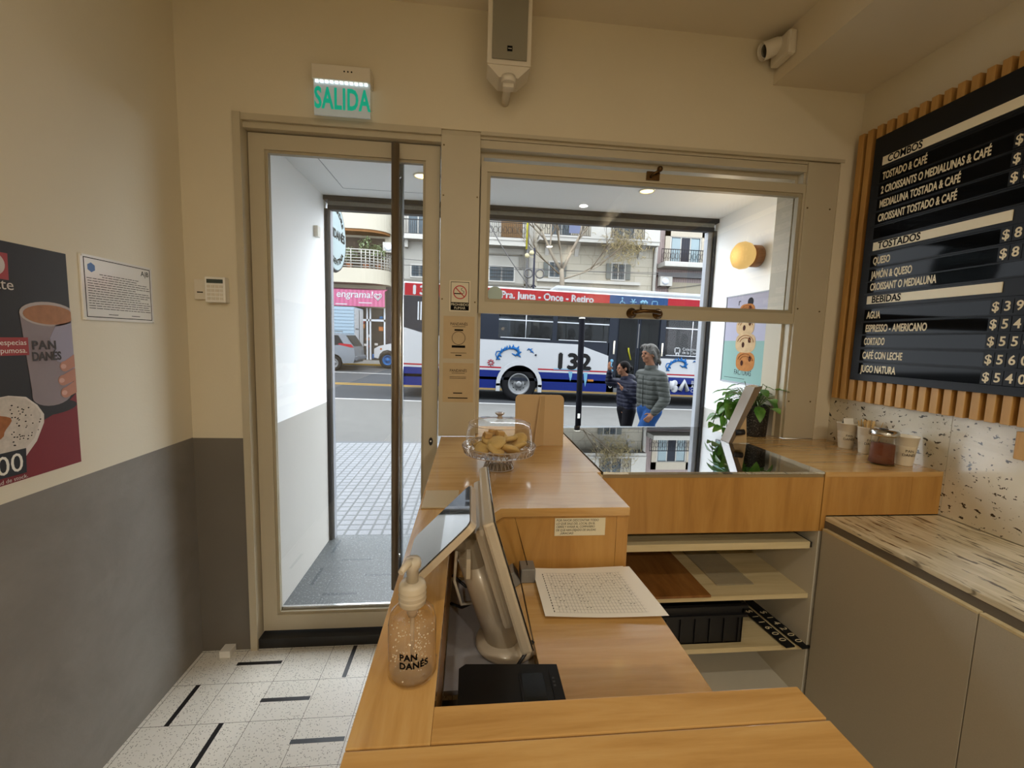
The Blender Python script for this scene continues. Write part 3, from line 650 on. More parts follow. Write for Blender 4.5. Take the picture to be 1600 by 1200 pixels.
def sheet(z0, z1, lab, sub):
    s = thing('paper_sign', lab, 'sign', (-.057, 2.0395, (z0+z1)/2))
    mb = MB(); mb.box(-.13, .016, pyy, 2.0398, z0, z1); mb.build('sheet', M['kraft'], s)
    mb = MB(); mb.text('PANDANÉS', (-.057, pyy-.0003, z1-.043), X, Z, .019, .0003, align='CENTER', sx=.85)
    mb.box(-.088, -.026, pyy-.0002, pyy, z1-.050, z1-.048)
    if sub:
        mb.box(-.078, -.037, pyy-.0002, pyy, z1-.069, z1-.061); mb.box(-.09, -.026, pyy-.0002, pyy, z0+.052, z0+.063)
        for i in range(40):
            a, b = 2*pi*i/40, 2*pi*(i+1)/40
            mb.quad(*[(-.058+r*cos(t), pyy-.0003, z1-.103+r*sin(t)) for r, t in ((.030, a), (.032, a), (.032, b), (.030, b))])
        mb.box(-.095, -.02, pyy-.0002, pyy, z0+.026, z0+.028); mb.box(-.072, -.043, pyy-.0002, pyy, z0+.013, z0+.018)
    else:
        mb.box(-.098, -.02, pyy-.0002, pyy, z1-.068, z1-.066); mb.box(-.098, -.02, pyy-.0002, pyy, z1-.075, z1-.073)
        mb.box(-.08, -.036, pyy-.0002, pyy, z0+.042, z0+.047); mb.box(-.105, -.01, pyy-.0002, pyy, z0+.018, z0+.023)
    mb.build('print', M['ink'], s)
sheet(1.451, 1.652, 'taped brown paper sign with a printed circle below the no smoking sign', True)
sheet(1.240, 1.430, 'lower taped brown paper sign on the post, nearest the counter', False)

# ---------------------------------------------------------------- things on the counter
# cake stand with dome
t = NT('clear acrylic lattice'); t.t.links.new(t.n('ShaderNodeMixShader', {0: .8, 1: t.n('ShaderNodeBsdfTransparent', {0: (1, 1, 1, 1)}).outputs[0], 2: t.n('ShaderNodeBsdfPrincipled', {'Base Color': lin('B9A794'), 'Roughness': .12, 'Coat Weight': .5}).outputs[0]}).outputs[0], t.out.inputs[0]); M['lattice'] = t.m
M['acrylic'] = glass('clear acrylic', 'F4F2EE', 1, .02, 1.45)
cx, cy = .112, 1.53
cs = thing('cake_stand', 'clear footed cake stand with a lattice rim and dome on the counter', 'cake stand', (cx, cy, TZ))
mb = MB(); mb.lathe([(.056, .0), (.056, .006), (.044, .034), (.038, .058), (.12, .060), (.128, .064), (.134, .084), (.136, .089), (.133, .089), (.126, .068), (.118, .065), (.02, .064)], (cx, cy, TZ), 48); mb.build('plate', M['acrylic'], cs)
mb = MB(); n = 44
for i in range(n):
    for s in (.5, -.5):
        a, b = 2*pi*(i)/n, 2*pi*(i+s)/n
        mb.tube([(cx+.128*cos(a), cy+.128*sin(a), TZ+.064), (cx+.1365*cos(b), cy+.1365*sin(b), TZ+.088)], .0011, 5)
for r, z in ((.136, .089), (.128, .063)):
    mb.tube([(cx+r*cos(2*pi*i/n), cy+r*sin(2*pi*i/n), TZ+z) for i in range(n+1)], .0016, 6, caps=False)
mb.build('rim_lattice', M['lattice'], cs)
mb = MB(); n = 22
for i in range(n):
    for s in (.7, -.7):
        a, b = 2*pi*i/n, 2*pi*(i+s)/n
        mb.tube([(cx+.056*cos(a), cy+.056*sin(a), TZ+.004), (cx+.0445*cos((a+b)/2), cy+.0445*sin((a+b)/2), TZ+.034), (cx+.039*cos(b), cy+.039*sin(b), TZ+.058)], .0012, 5)
mb.tube([(cx+.056*cos(2*pi*i/n), cy+.056*sin(2*pi*i/n), TZ+.003) for i in range(n+1)], .002, 6, caps=False)
mb.build('foot_lattice', M['lattice'], cs)
dm = MB(); dm.lathe([(.1235, .0), (.1225, .035), (.119, .066), (.112, .083), (.095, .094), (.06, .100), (.008, .103)], (cx, cy, TZ+.086), 56, capb=False); 
dome = dm.build('dome', M['acrylic'], cs, recalc=True)
mb = MB(); mb.lathe([(.012, 0), (.008, .006), (.008, .01), (.017, .017), (.018, .021), (.012, .0225)], (cx, cy, TZ+.188), 16, smooth=False); mb.build('knob', M['lattice'], dome)
mb = MB(); mb.tube([(cx+.1235*cos(2*pi*i/48), cy+.1235*sin(2*pi*i/48), TZ+.087) for i in range(49)], .0013, 6, caps=False); mb.tube([(cx+.113*cos(2*pi*i/48), cy+.113*sin(2*pi*i/48), TZ+.169) for i in range(49)], .0008, 6, caps=False); mb.build('dome_rim', M['lattice'], dome)
M['biscuit'] = mat('pale biscuit', 'D9BC7C', .75, var=.14, vscale=30, bump=.2, bscale=60)
bm_ = MB(); bm_.lathe([(.0, 0), (.028, .001), (.034, .006), (.034, .013), (.029, .018), (.012, .020), (.001, .0202)], (0, 0, 0), 24, capb=False, capt=False)
bis = bm_.build('biscuit', M['biscuit'], label='pale round biscuit heaped under the clear dome', cat='biscuit', group='biscuits on the cake stand')
z0 = TZ+.0655
sp_ = [(-.055, -.02, 0, .4, -.3), (-.02, -.06, .0, .5, .1), (.035, -.058, .0, .45, .35), (.075, -.015, .0, .3, .5), (.055, .04, .0, -.3, .2), (0, .055, .0, -.4, 0), (-.058, .038, .0, -.2, -.4), (.0, 0, .012, .2, .1), (-.035, .0, .024, .25, -.25), (.038, .005, .026, .2, .3), (.0, .03, .03, -.3, .1), (.08, .03, .014, .5, .6), (-.01, -.04, .022, .5, .0)]
for i, (dx, dy, dz, rx, ry) in enumerate(sp_):
    o = bis if i == 0 else bis.copy()
    if i: COL.objects.link(o)
    o.location = (cx+dx, cy+dy, z0+dz+.012*max(abs(rx), abs(ry))*2); o.rotation_euler = (rx, ry, i)
# bread cubes on top
M['cake'] = mat('sponge cube', 'C9A266', .8, var=.15, vscale=40)
bm_ = MB(); bm_.box(-.014, .014, -.011, .011, 0, .02, bev=.003); cub = bm_.build('cake_cube', M['cake'], label='small tan cake cube on top of the biscuits', cat='cake piece', group='cake cubes on the biscuits')
for i, (dx, dy, dz, r) in enumerate([(-.045, -.01, .052, .3), (-.028, .012, .058, .9), (-.052, .022, .042, 1.4), (.0, .0, .056, .5)]):
    o = cub if i == 0 else cub.copy()
    if i: COL.objects.link(o)
    o.location = (cx+dx, cy+dy, z0+dz); o.rotation_euler = (.2, .15, r)
# cardboard easel display seen from behind
M['card'] = mat('brown cardboard', 'C3A67C', .7, var=.06, vscale=6)
ec = thing('easel_card', 'tan cardboard easel card with rounded corners, seen from behind', 'sign', (.32, 1.88, TZ))
mb = MB(); R_ = .022; x0, x1, zz0, zz1 = .208, .432, 0, .232
poly = [(x0, zz0), (x1, zz0)] + [(x1-R_+R_*cos(a), zz1-R_+R_*sin(a)) for a in (0, .4, .8, 1.2, 1.57)] + [(x0+R_+R_*cos(a), zz1-R_+R_*sin(a)) for a in (1.57, 2, 2.4, 2.8, 3.14)]
mb.prism(poly, (0, 1.872, TZ), X, V((0, .09, 1)), (0, .004, 0)); mb.build('card', M['card'], ec)
mb = MB(); mb.prism([(.0, .0), (.06, .0), (.0255, .225), (.0, .225)], (.34, 1.875, TZ+.001), V((-.82, -.57, 0)), V((0, .075, 1)), (.003, 0, 0)); mb.build('strut', M['card'], ec)
# contactless card (blank) flat on the counter
mb = MB(); mb.box(-.129, -.028, 1.152, 1.288, TZ+.0004, TZ+.004, bev=.001)
mb.build('table_card', mat('beige table card', 'B7A684', .4, var=.05), label='small flat beige card lying on the counter behind the customer screen', cat='card')
# pothos
pp = thing('potted_plant', 'trailing green houseplant in a black speckled pot on the windowsill', 'plant', (1.545, 2.14, TZ))
mb = MB(); mb.lathe([(.066, .0), (.069, .004), (.076, .165), (.073, .168), (.068, .15), (.01, .148)], (1.545, 2.14, TZ), 40); mb.build('pot', m_speck('black speckled pot', '141313', '1C1A19', '77706A', 150, .6), pp)
def leaf(mb, p, d, up, L, Wd):
    d = V(d).normalized(); s = d.cross(V(up)).normalized(); n = s.cross(d).normalized(); p = V(p)
    prof = [(0, .12), (.15, .75), (.4, 1), (.7, .68), (.9, .28), (1.0, .02)]
    rows_ = []
    for t_, w_ in prof:
        c = p + d*L*t_ - n*L*.35*t_*t_
        rows_.append(mb.pts([c - s*Wd*w_ + n*Wd*.28*w_, c, c + s*Wd*w_ + n*Wd*.28*w_]))
    for a, b in zip(rows_, rows_[1:]):
        mb._f([a[0], a[1], b[1], b[0]], True); mb._f([a[1], a[2], b[2], b[1]], True)
def m_leaf(name, a, b, c):
    t = NT(name); v = t.coord(); col = t.ramp(t.noise(v, 9, 3), [(.3, a), (.5, b), (.7, c)])
    pb = t.n('ShaderNodeBsdfPrincipled', {'Base Color': col, 'Roughness': .3, 'Coat Weight': .2}); tl = t.n('ShaderNodeBsdfTranslucent', {0: col})
    t.t.links.new(t.n('ShaderNodeMixShader', {0: .35, 1: pb.outputs[0], 2: tl.outputs[0]}).outputs[0], t.out.inputs[0]); return t.m
M['leaf'] = m_leaf('pothos leaf', '2F5A22', '4E8430', '86B050')
mb = MB(); st = MB(); r2 = random.Random(5); base = V((1.545, 2.14, TZ+.15))
for k in range(46):
    a = r2.uniform(0, 2*pi); out = r2.uniform(.03, .13); h = r2.uniform(.02, .15)*(1-out*3)
    if cos(a) < 0: out *= 1.55
    p = base + V((cos(a)*out, sin(a)*out*.75, h)); 
    st.tube([base + V((cos(a)*.02, sin(a)*.02, 0)), base + V((cos(a)*out*.6, sin(a)*out*.45, h+.02)), p], .002, 5)
    leaf(mb, p, (cos(a), sin(a), r2.uniform(-.8, .3)), (0, 0, 1), r2.uniform(.055, .085), r2.uniform(.022, .032))
for k in range(7):   # trailing stems on the left
    q0 = base + V((-.05, r2.uniform(-.06, .04), 0)); ex_, ez = r2.uniform(-.17, -.08), r2.uniform(-.13, -.05); pts_ = []
    for i in range(7):
        s_ = i/6; p = q0 + V((ex_*sin(s_*1.5), r2.uniform(-.01, .01), .05*sin(s_*pi) + ez*s_*s_)); p.z = max(p.z, TZ+.02); pts_.append(p)
        if i: leaf(mb, p, (r2.uniform(-1, .3), r2.uniform(-1, .6), r2.uniform(-.9, -.1)), (r2.uniform(-.3, .3), -.4, 1), r2.uniform(.045, .07), r2.uniform(.019, .027))
    st.tube(pts_, .0022, 5)
mb.build('foliage', M['leaf'], pp, recalc=False); st.build('stem', mat('plant stem', '5B6B35', .5), pp)
# slanted acrylic and wood sign holder, seen edge-on
sh_ = thing('sign_holder', 'slanted clear and wood sign holder seen edge-on before the plant', 'sign holder', (1.33, 1.97, TZ))
mb = MB(); mb.prism([(1.278, TZ+.002), (1.298, TZ+.002), (1.43, 1.358), (1.39, 1.352)], (0, 1.93, 0), X, Z, (0, .07, 0)); mb.build('leaning_panel', mat('smoked acrylic', '7A6A58', .15, coat=.5), sh_)
mb = MB(); mb.prism([(1.300, TZ+.001), (1.378, TZ+.001), (1.372, TZ+.07), (1.364, 1.225), (1.362, 1.226)], (0, 1.94, 0), X, Z, (0, .05, 0)); mb.build('wooden_prop', mat('pale birch', 'CDB185', .5, var=.06), sh_)
mb = MB(); mb.tube([(1.31, 1.93, TZ+.055), (1.35, 1.925, TZ+.06)], .014, 10); mb.build('clip', M['black'], sh_)
# paper cups
M['cup'] = mat('cream paper cup', 'E4DBC6', .65)
def cup(x, y, lab, text=True, h=.12, rb=.028, rt=.041):
    c = thing('paper_cup', lab, 'cup', (x, y, TZ))
    mb = MB(); mb.lathe([(rb, .0), (rb+.001, .003), (rt, h), (rt+.0025, h+.001), (rt+.002, h+.004), (rt-.001, h+.002), (rb-.001, .006), (.002, .005)], (x, y, TZ), 36); mb.build('shell', M['cup'], c)
    mb = MB(); mb.lathe([(rb+(rt-rb)*.42+.0009, h*.45), (rb+(rt-rb)*.68+.0009, h*.70)], (x, y, TZ), 36, capb=False, capt=False); mb.build('printed_band', mat('cup band', 'D3C8B0', .65), c)
    if text:
        mb = MB(); rr = rb+(rt-rb)*.5+.002
        for tx, zz in (('PAN', h*.5), ('DANÉS', h*.36)):
            k = len(mb.b.verts); mb.text(tx, (0, 0, 0), X, Y, .015, .0002, align='CENTER')
            mb.b.verts.ensure_lookup_table()
            for v in mb.b.verts[k:]:
                a = v.co.x/rr - 2.0; v.co = V((x+rr*cos(a), y+rr*sin(a), TZ+zz+v.co.y))
        mb.build('lettering', M['ink'], c)
    return c
cup(1.838, 1.86, 'cream paper cup stuffed with white napkins, at the far end of the row')
cup(1.853, 1.765, 'cream paper cup full of wooden stirring sticks')
cup(1.835, 1.575, 'empty cream paper cup beside the shaker jar')
nk = thing('napkin_stack', 'folded white napkins standing in the far paper cup', 'napkins', (1.838, 1.86, 1.12))
for i in range(7):
    mb = MB(); mb.box(-.026, .026, -.0016, .0016, 0, .085+.008*(i % 3), R=Matrix.Translation((1.838, 1.842+i*.006, 1.145-.03)) @ Matrix.Rotation(.06*(i-3), 4, 'X')); mb.build('napkin', M['paper'], nk)
M['stick'] = mat('birch stirrer', 'C7A468', .6, var=.1)
mb = MB(); mb.box(-.0028, .0028, -.0007, .0007, 0, .145); stick = mb.build('stirring_stick', M['stick'], label='thin wooden stirring stick standing in the paper cup', cat='stirrer', group='wooden stirrers in the paper cup')
r3 = random.Random(3)
for i in range(26):
    o = stick if i == 0 else stick.copy()
    if i: COL.objects.link(o)
    a = r3.uniform(0, 2*pi); rr = .024*sqrt(r3.random())
    o.location = (1.853+rr*cos(a), 1.765+rr*sin(a), TZ+.008); o.rotation_euler = (r3.uniform(-.14, .14)-.25*rr*sin(a)/.024, .25*rr*cos(a)/.024 + .08, r3.uniform(0, 3))
# shaker jar
jr = thing('shaker_jar', 'glass shaker jar of brown powder with a chrome lid', 'shaker', (1.745, 1.59, TZ))
mb = MB(); mb.lathe([(.046, 0), (.049, .004), (.049, .012), (.044, .03), (.042, .115), (.044, .125)], (1.745, 1.59, TZ), 16, smooth=False, capt=False); mb.build('glass_body', M['acrylic'], jr)
mb = MB(); mb.lathe([(.043, .006), (.041, .03), (.04, .085), (.003, .09)], (1.745, 1.59, TZ), 32); mb.build('powder', mat('cocoa powder', '6A3418', .9, var=.25, vscale=50), jr)
mb = MB(); mb.lathe([(.0505, .122), (.051, .134), (.047, .144), (.03, .149), (.002, .151)], (1.745, 1.59, TZ), 32); mb.mi = 1; mb.lathe([(.016, .1495), (.015, .152)], (1.735, 1.585, TZ), 16); mb.build('lid', [M['chrome'], M['black']], jr)

# sanitiser bottle
bx, by = -.074, .565
t = NT('clear gel'); t.t.links.new(t.n('ShaderNodeMixShader', {0: .13, 1: t.n('ShaderNodeBsdfTransparent', {0: lin('FEFBF6')}).outputs[0], 2: t.n('ShaderNodeBsdfPrincipled', {'Base Color': lin('F2EADB'), 'Roughness': .1, 'Coat Weight': .8}).outputs[0]}).outputs[0], t.out.inputs[0]); M['gel'] = t.m
sb = thing('sanitizer_bottle', 'clear pump bottle of sanitiser gel on the wooden ledge', 'bottle', (bx, by, TZ))
mb = MB(); mb.lathe([(.028, 0), (.0325, .002), (.0345, .008), (.0345, .02), (.033, .024), (.033, .078), (.030, .092), (.021, .102), (.0155, .106), (.0155, .112)], (bx, by, TZ), 40, capt=False); mb.build('bottle_body', glass('clear bottle plastic', 'FBF8F2', 1, .01, 1.5), sb)
mb = MB(); mb.lathe([(.001, .004), (.030, .005), (.032, .01), (.0315, .024), (.031, .076), (.001, .0765)], (bx, by, TZ), 40); gel = mb.build('gel', M['gel'], sb)
mb = MB(); r4 = random.Random(11)
for i in range(150):
    a, rr, zz = r4.uniform(0, 2*pi), .0295*sqrt(r4.random()), r4.uniform(.008, .075); mb.ball((bx+rr*cos(a), by+rr*sin(a), TZ+zz), r4.choice((.0006, .0009, .0013)), 6, 4)
mb.build('bubbles', mat('bubble sheen', 'E8DCC8', .1, coat=1), gel)
mb = MB(); mb.tube([(bx, by, TZ+.015), (bx, by, TZ+.11)], .0028, 8); mb.lathe([(.006, .086), (.008, .092), (.008, .105)], (bx, by, TZ), 12); mb.build('dip_tube', M['lattice'], sb)
t = NT('frosted pump plastic'); t.t.links.new(t.n('ShaderNodeMixShader', {0: .72, 1: t.n('ShaderNodeBsdfTransparent', {0: (1, 1, 1, 1)}).outputs[0], 2: t.n('ShaderNodeBsdfPrincipled', {'Base Color': lin('CFC4AE'), 'Roughness': .3, 'Coat Weight': .4}).outputs[0]}).outputs[0], t.out.inputs[0]); M['pump'] = t.m
mb = MB()
mb.lathe([(.017, .104), (.0185, .106), (.0185, .132), (.016, .136), (.009, .137)], (bx, by, TZ), 28)
for zz in (.110, .117, .124): mb.lathe([(.0187, zz), (.0193, zz+.002), (.0187, zz+.004)], (bx, by, TZ), 28, capb=False, capt=False)
pm = mb.build('pump_collar', M['pump'], sb)
mb = MB(); mb.lathe([(.008, .136), (.0085, .155), (.0115, .158), (.012, .165), (.010, .170), (.002, .171)], (bx, by, TZ), 20); mb.tube([(bx, by, TZ+.165), (bx-.006, by-.012, TZ+.168), (bx-.012, by-.026, TZ+.164)], [.006, .0055, .004], 10); mb.build('pump_head', M['pump'], sb)
mb = MB(); rr = .0335
for tx, zz, off, sz in (('PAN', .044, -.29, .0125), ('DANÉS', .032, -.29, .0125)):
    k = len(mb.b.verts); mb.text(tx, (0, 0, 0), X, Y, sz, .0001, sx=.95, space=1.1, bold=.0005); mb.b.verts.ensure_lookup_table()
    for v in mb.b.verts[k:]:
        a = v.co.x/rr - pi/2 + off - .10; v.co = V((bx+rr*cos(a), by+rr*sin(a), TZ+zz+v.co.y))
mb.build('lettering', M['ink'], sb)

# ---------------------------------------------------------------- till in the well
pt_ = thing('pos_terminal', 'cream point of sale till with a main screen and tilted customer display', 'till', (.08, .9, .86))
M['till'] = mat('champagne plastic', 'BDB09A', .35, .15, coat=.2)
M['tilld'] = mat('darker till plastic', '988C78', .4, .2)
scr = mat('glossy dark screen', '101216', .04, spec=1.0, coat=1); scr.node_tree.nodes['Principled BSDF'].inputs['Coat Roughness'].default_value = .01
mb = MB(); mb.lathe([(.07, 0), (.072, .006), (.068, .016), (.03, .022)], (.095, .89, .8605), 40); mb.build('base', M['till'], pt_)
mb = MB(); mb.tube([(.088, .885, .875), (.05, .885, .97), (.012, .885, 1.075)], [.040, .036, .033], 24); mb.build('column', M['till'], pt_)
mb = MB(); mb.tube([(.014, .85, 1.092), (.014, .92, 1.092)], .033, 20); mb.box(.012, .055, .86, .92, 1.06, 1.12, bev=.008); mb.build('hinge', M['tilld'], pt_)
# main monitor: slab along y, leaning
e1 = V((.139-.053, 0, .92-1.196)); Lh = e1.length; e1.normalize(); nn = Y.cross(e1).normalized()
if nn.x < 0: nn = -nn
o_ = V((.053, .78, 1.196)); Lw = .365
def slabm(mb, o, u, v, a, b, n, d0, d1, bev=.004):
    Rm = Matrix((u, v, n)).transposed().to_4x4(); mb.box(0, a, 0, b, d0, d1, R=Matrix.Translation(o) @ Rm, bev=bev)
mb = MB(); slabm(mb, o_, Y, e1, Lw, Lh, nn, -.026, -.002, .006); slabm(mb, o_+Y*.03+e1*.02, Y, e1, Lw-.06, Lh-.06, nn, -.05, -.02, .016); mo = mb.build('monitor', M['till'], pt_)
mb = MB(); slabm(mb, o_+Y*.002+e1*.002, Y, e1, Lw-.004, Lh-.004, nn, -.002, .001, .002); mb.build('screen', scr, mo)
mb = MB(); mb.tube([o_+Y*.1+e1*.19-nn*.03, (.07, .885, 1.0)], .02, 12); mb.build('monitor_arm', M['tilld'], pt_)
# customer display: screen plane through four corners
P1, P4, P3, P2 = V((.006, .877, 1.238)), V((.0075, .68, 1.238)), V((-.111, .68, 1.119)), V((-.111, .877, 1.128))
e2 = (P3-P4); L2 = e2.length; e2.normalize(); n2 = e2.cross(Y).normalized()
if n2.x > 0: n2 = -n2
o2 = V((.0065, .68, 1.238)); 
def rr_slab(mb, o, u, v, a, b, n, d0, d1, r):
    poly = []
    for (qx, qy, s) in ((a-r, r, -pi/2), (a-r, b-r, 0), (r, b-r, pi/2), (r, r, pi)):
        for i in range(6): t_ = s + i*pi/10; poly.append((qx+r*cos(t_), qy+r*sin(t_)))
    mb.prism(poly, o+n*d0, u, v, n*(d1-d0))
mb = MB(); rr_slab(mb, o2, Y, e2, .197, L2, n2, -.013, -.0015, .014); mb.box(.0, .008, -.02, .02, -.02, .02, R=Matrix.Translation((.0, .8, 1.10))); cd_ = mb.build('customer_display', M['till'], pt_)
mb = MB(); rr_slab(mb, o2+Y*.003+e2*.003, Y, e2, .191, L2-.006, n2, -.0015, .0006, .012); mb.build('screen', scr, cd_)
mb = MB(); mb.tube([V((-.045, .8, 1.165)), (-.015, .86, 1.11), (.012, .885, 1.09)], [.018, .016, .018], 12); mb.build('display_arm', M['tilld'], pt_)
mb = MB(); mb.tube([(-.02, .84, 1.125), (-.025, .86, 1.03), (-.01, .9, .95), (.03, .95, .92), (.05, 1.0, .865)], .0032, 8); mb.build('power_cable', M['offwhite'], label='white power cable hanging below the customer display', cat='cable')
for i, (pp_, nm) in enumerate([([(.14, .80, .93), (.11, .78, .90), (.085, .77, .866), (.04, .765, .866)], 'black cable looping under the main screen'), ([(-.035, 1.02, .95), (.0, 1.0, .93), (.03, 1.06, .90), (.06, 1.12, .92)], 'black cable sagging behind the till column'), ([(-.036, .98, .90), (-.01, 1.0, .875), (.05, 1.05, .868), (.1, 1.1, .87)], 'black cable lying on the steel plate behind the till')]):
    mb = MB(); q = [V(a) for a in pp_]; sm = []
    for j in range(len(q)-1):
        for s in range(5): sm.append(q[j].lerp(q[j+1], s/5))
    sm.append(q[-1]); mb.tube(sm, .0036, 8); mb.build('power_cable', M['black'], label=nm, cat='cable')
# receipt printer
pr = thing('receipt_printer', 'black receipt printer sunk in the till well', 'printer', (.08, .64, .84))
M['prn'] = mat('black printer plastic', '0F0F11', .4, spec=.25)
mb = MB(); mb.prism([(-.01, .50), (.168, .50), (.168, .705), (.002, .715), (-.010, .705)], (0, 0, .8405), X, Y, (0, 0, .115)); mb.build('casing', M['prn'], pr)
mb = MB(); mb.box(.096, .142, .59, .688, .9557, .9572); mb.mi = 1
mb.box(.100, .138, .594, .684, .957, .9578)
mb.build('paper_window', [M['prn'], mat('smoked printer window', '060607', .08)], pr)
mb = MB(); mb.box(.150, .165, .60, .69, .9556, .9568); mb.mi = 1
for i in range(3): mb.box(.153, .157, .67-i*.008, .674-i*.008, .9568, .9572)
mb.build('button_strip', [M['prn'], mat('printer marking', '3A3A3E', .5)], pr)
# spike and papers
sk = thing('receipt_spike', 'thin metal receipt spike on a grey block behind the papers', 'receipt spike', (.167, 1.095, .89))
mb = MB(); mb.box(.147, .187, 1.072, 1.12, .8902, .93, bev=.003); mb.build('block', mat('grey metal block', '8B8A86', .35, .5), sk)
mb = MB(); mb.tube([(.167, 1.095, .93), (.147, 1.093, 1.0), (.128, 1.09, 1.068)], [.0015, .0015, .0006], 6); mb.build('spike', M['brass'], sk)
def sheetgrid(name, corners, lift, label, grid):
    s = thing(name, label, 'paper', (.33, 1.02, .89))
    a, b, c, d_ = [V(p) for p in corners]   # tl, tr, br, bl
    N = 12
    def P(u, v): 
        p = a.lerp(b, u).lerp(d_.lerp(c, u), v); return p + V((0, 0, lift*(.25+.75*abs(u-.45)**1.4 + .3*v*(1-v))))
    mb = MB(); g = [[mb.b.verts.new(P(i/N, j/N)) for i in range(N+1)] for j in range(N+1)]
    for j in range(N):
        for i in range(N): mb._f([g[j][i], g[j][i+1], g[j+1][i+1], g[j+1][i]], True)
    mb.build('sheet', M['paper'], s, recalc=False)
    if grid:
        mb = MB()
        def ln(u0, v0, u1, v1, w):
            K = 14; p = [P(u0+(u1-u0)*i/K, v0+(v1-v0)*i/K) + V((0, 0, .0006)) for i in range(K+1)]; dx = (p[-1]-p[0]).cross(Z).normalized()*w
            for q0, q1 in zip(p, p[1:]): mb.quad(q0-dx, q0+dx, q1+dx, q1-dx)
        for i in range(25): ln(.13+.0295*i, .13, .13+.0295*i, .93, .00022)
        for j in range(15): ln(.10, .13+.0571*j, .86, .13+.0571*j, .0002)
        for i in range(70):
            u, v = .13+.0295*r4.randrange(24)+.004, .14+.0571*r4.randrange(14)+.01
            ln(u, v, u+.012, v, .0012)
        for i in range(16): ln(.085, .15+i*.05, .085, .15+i*.05+.03, .0012)
        mb.build('printed_grid', mat('grey print', '55524C', .8), s, recalc=False)
sheetgrid('paper_sheet', [(.19, 1.135, .8912), (.458, 1.142, .8912), (.478, .915, .8912), (.20, .93, .8912)], .004, 'lower blank sheet peeking out beneath the printed table', False)
sheetgrid('paper_sheet', [(.186, 1.131, .8935), (.470, 1.125, .8935), (.484, .903, .8935), (.187, .919, .8935)], .014, 'upper paper sheet printed with a table, curling on the counter', True)
no = thing('handwritten_note', 'handwritten note stuck on the raised counter front', 'note', (.327, 1.154, 1.01))
mb = MB(); mb.box(.252, .402, 1.1532, 1.1548, .984, 1.037); mb.build('slip', mat('note paper', 'D9CFB2', .7), no)
mb = MB()
for i, tx in enumerate(('POR FAVOR DESCONTAR TODO', 'LO QUE SALE DEL LOCAL EN EL', 'CIERRE Y AVISAR AL COMPAÑERO', 'DE QUE HAN DEJADO DE SALIDAS', '¡GRACIAS!')):
    mb.text(tx, (.256 if i < 4 else .268, 1.1530, 1.0275-.0098*i), X, V((.12, 0, 1)), .0096, .0002, sx={0: .88, 1: .84, 2: .77, 3: .79, 4: .9}[i])
mb.build('handwriting', M['ink'], no)

# ---------------------------------------------------------------- things on the shelves
fo = thing('cutting_board', 'brown wood-grain board lying on the middle shelf', 'board', (.84, 1.67, .556))
mb = MB(); mb.box(.70, .965, 1.488, 1.86, .5565, .566, bev=.001); mb.build('board', wood('dark grained board', '6B431C', '8A5B2C', '9C6E3A', (8, 1.5, 8), 2.5, .35, .1), fo)
tr_ = thing('plastic_sleeve', 'translucent flat plastic sleeve on the middle shelf, right of the brown board', 'sleeve', (1.1, 1.7, .556))
t = NT('milky plastic'); t.t.links.new(t.n('ShaderNodeMixShader', {0: .45, 1: t.n('ShaderNodeBsdfTransparent', {0: (1, 1, 1, 1)}).outputs[0], 2: t.n('ShaderNodeBsdfPrincipled', {'Base Color': lin('B9AE94'), 'Roughness': .25}).outputs[0]}).outputs[0], t.out.inputs[0])
mb = MB(); mb.box(1.035, 1.2, 1.565, 1.86, .5565, .562, bev=.001); mb.build('sleeve', t.m, tr_)
ct = thing('plastic_crate', 'black plastic crate on the lower shelf', 'crate', (.92, 1.67, .332))
M['crate'] = mat('black crate plastic', '121214', .45)
mb = MB(); x0, x1, y0, y1, z0_, z1_ = .72, 1.135, 1.525, 1.83, .3325, .50
for a in ((x0, x1, y0, y0+.006), (x0, x1, y1-.006, y1), (x0, x0+.006, y0, y1), (x1-.006, x1, y0, y1)): mb.box(*a, z0_, z1_)
mb.box(x0, x1, y0, y1, z0_, z0_+.006)
cr_ = mb.build('body', M['crate'], ct)
mb = MB()
for z in (z1_-.012, z1_-.05):
    for a in ((x0-.012, x1+.012, y0-.012, y0), (x0-.012, x1+.012, y1, y1+.012), (x0-.012, x0, y0, y1), (x1, x1+.012, y0, y1)): mb.box(*a, z, z+.011)
for i in range(7): mb.box(x0+.02+i*.062, x0+.026+i*.062, y0-.008, y0, z0_+.01, z1_-.05)
mb.build('rim', M['crate'], ct)
for i, (o3, tx, lb) in enumerate([((1.262, 1.785), '$11600', 'black price strip reading $11600, nearer the crate'), ((1.325, 1.775), '$14200', 'black price strip reading $14200, nearer the shelf side')]):
    ps = thing('price_strip', lb, 'price tag', (o3[0], o3[1], .335))
    dirv = V((.10, -1, 0)).normalized(); sd = V((1, .10, 0)).normalized()
    o4 = V((o3[0], o3[1], .338))
    mb = MB(); slabm(mb, o4, dirv, sd, .315, .042, Z, 0, .006, .001); mb.build('strip', M['mboard'], ps)
    mb = MB()
    for k, ch in enumerate(tx): mb.text(ch, o4 + dirv*(.09+.037*k) + sd*.006 + Z*.0062, dirv, sd, .043, .0004, align='CENTER', sx=.9)
    mb.build('lettering', M['letter'], ps)
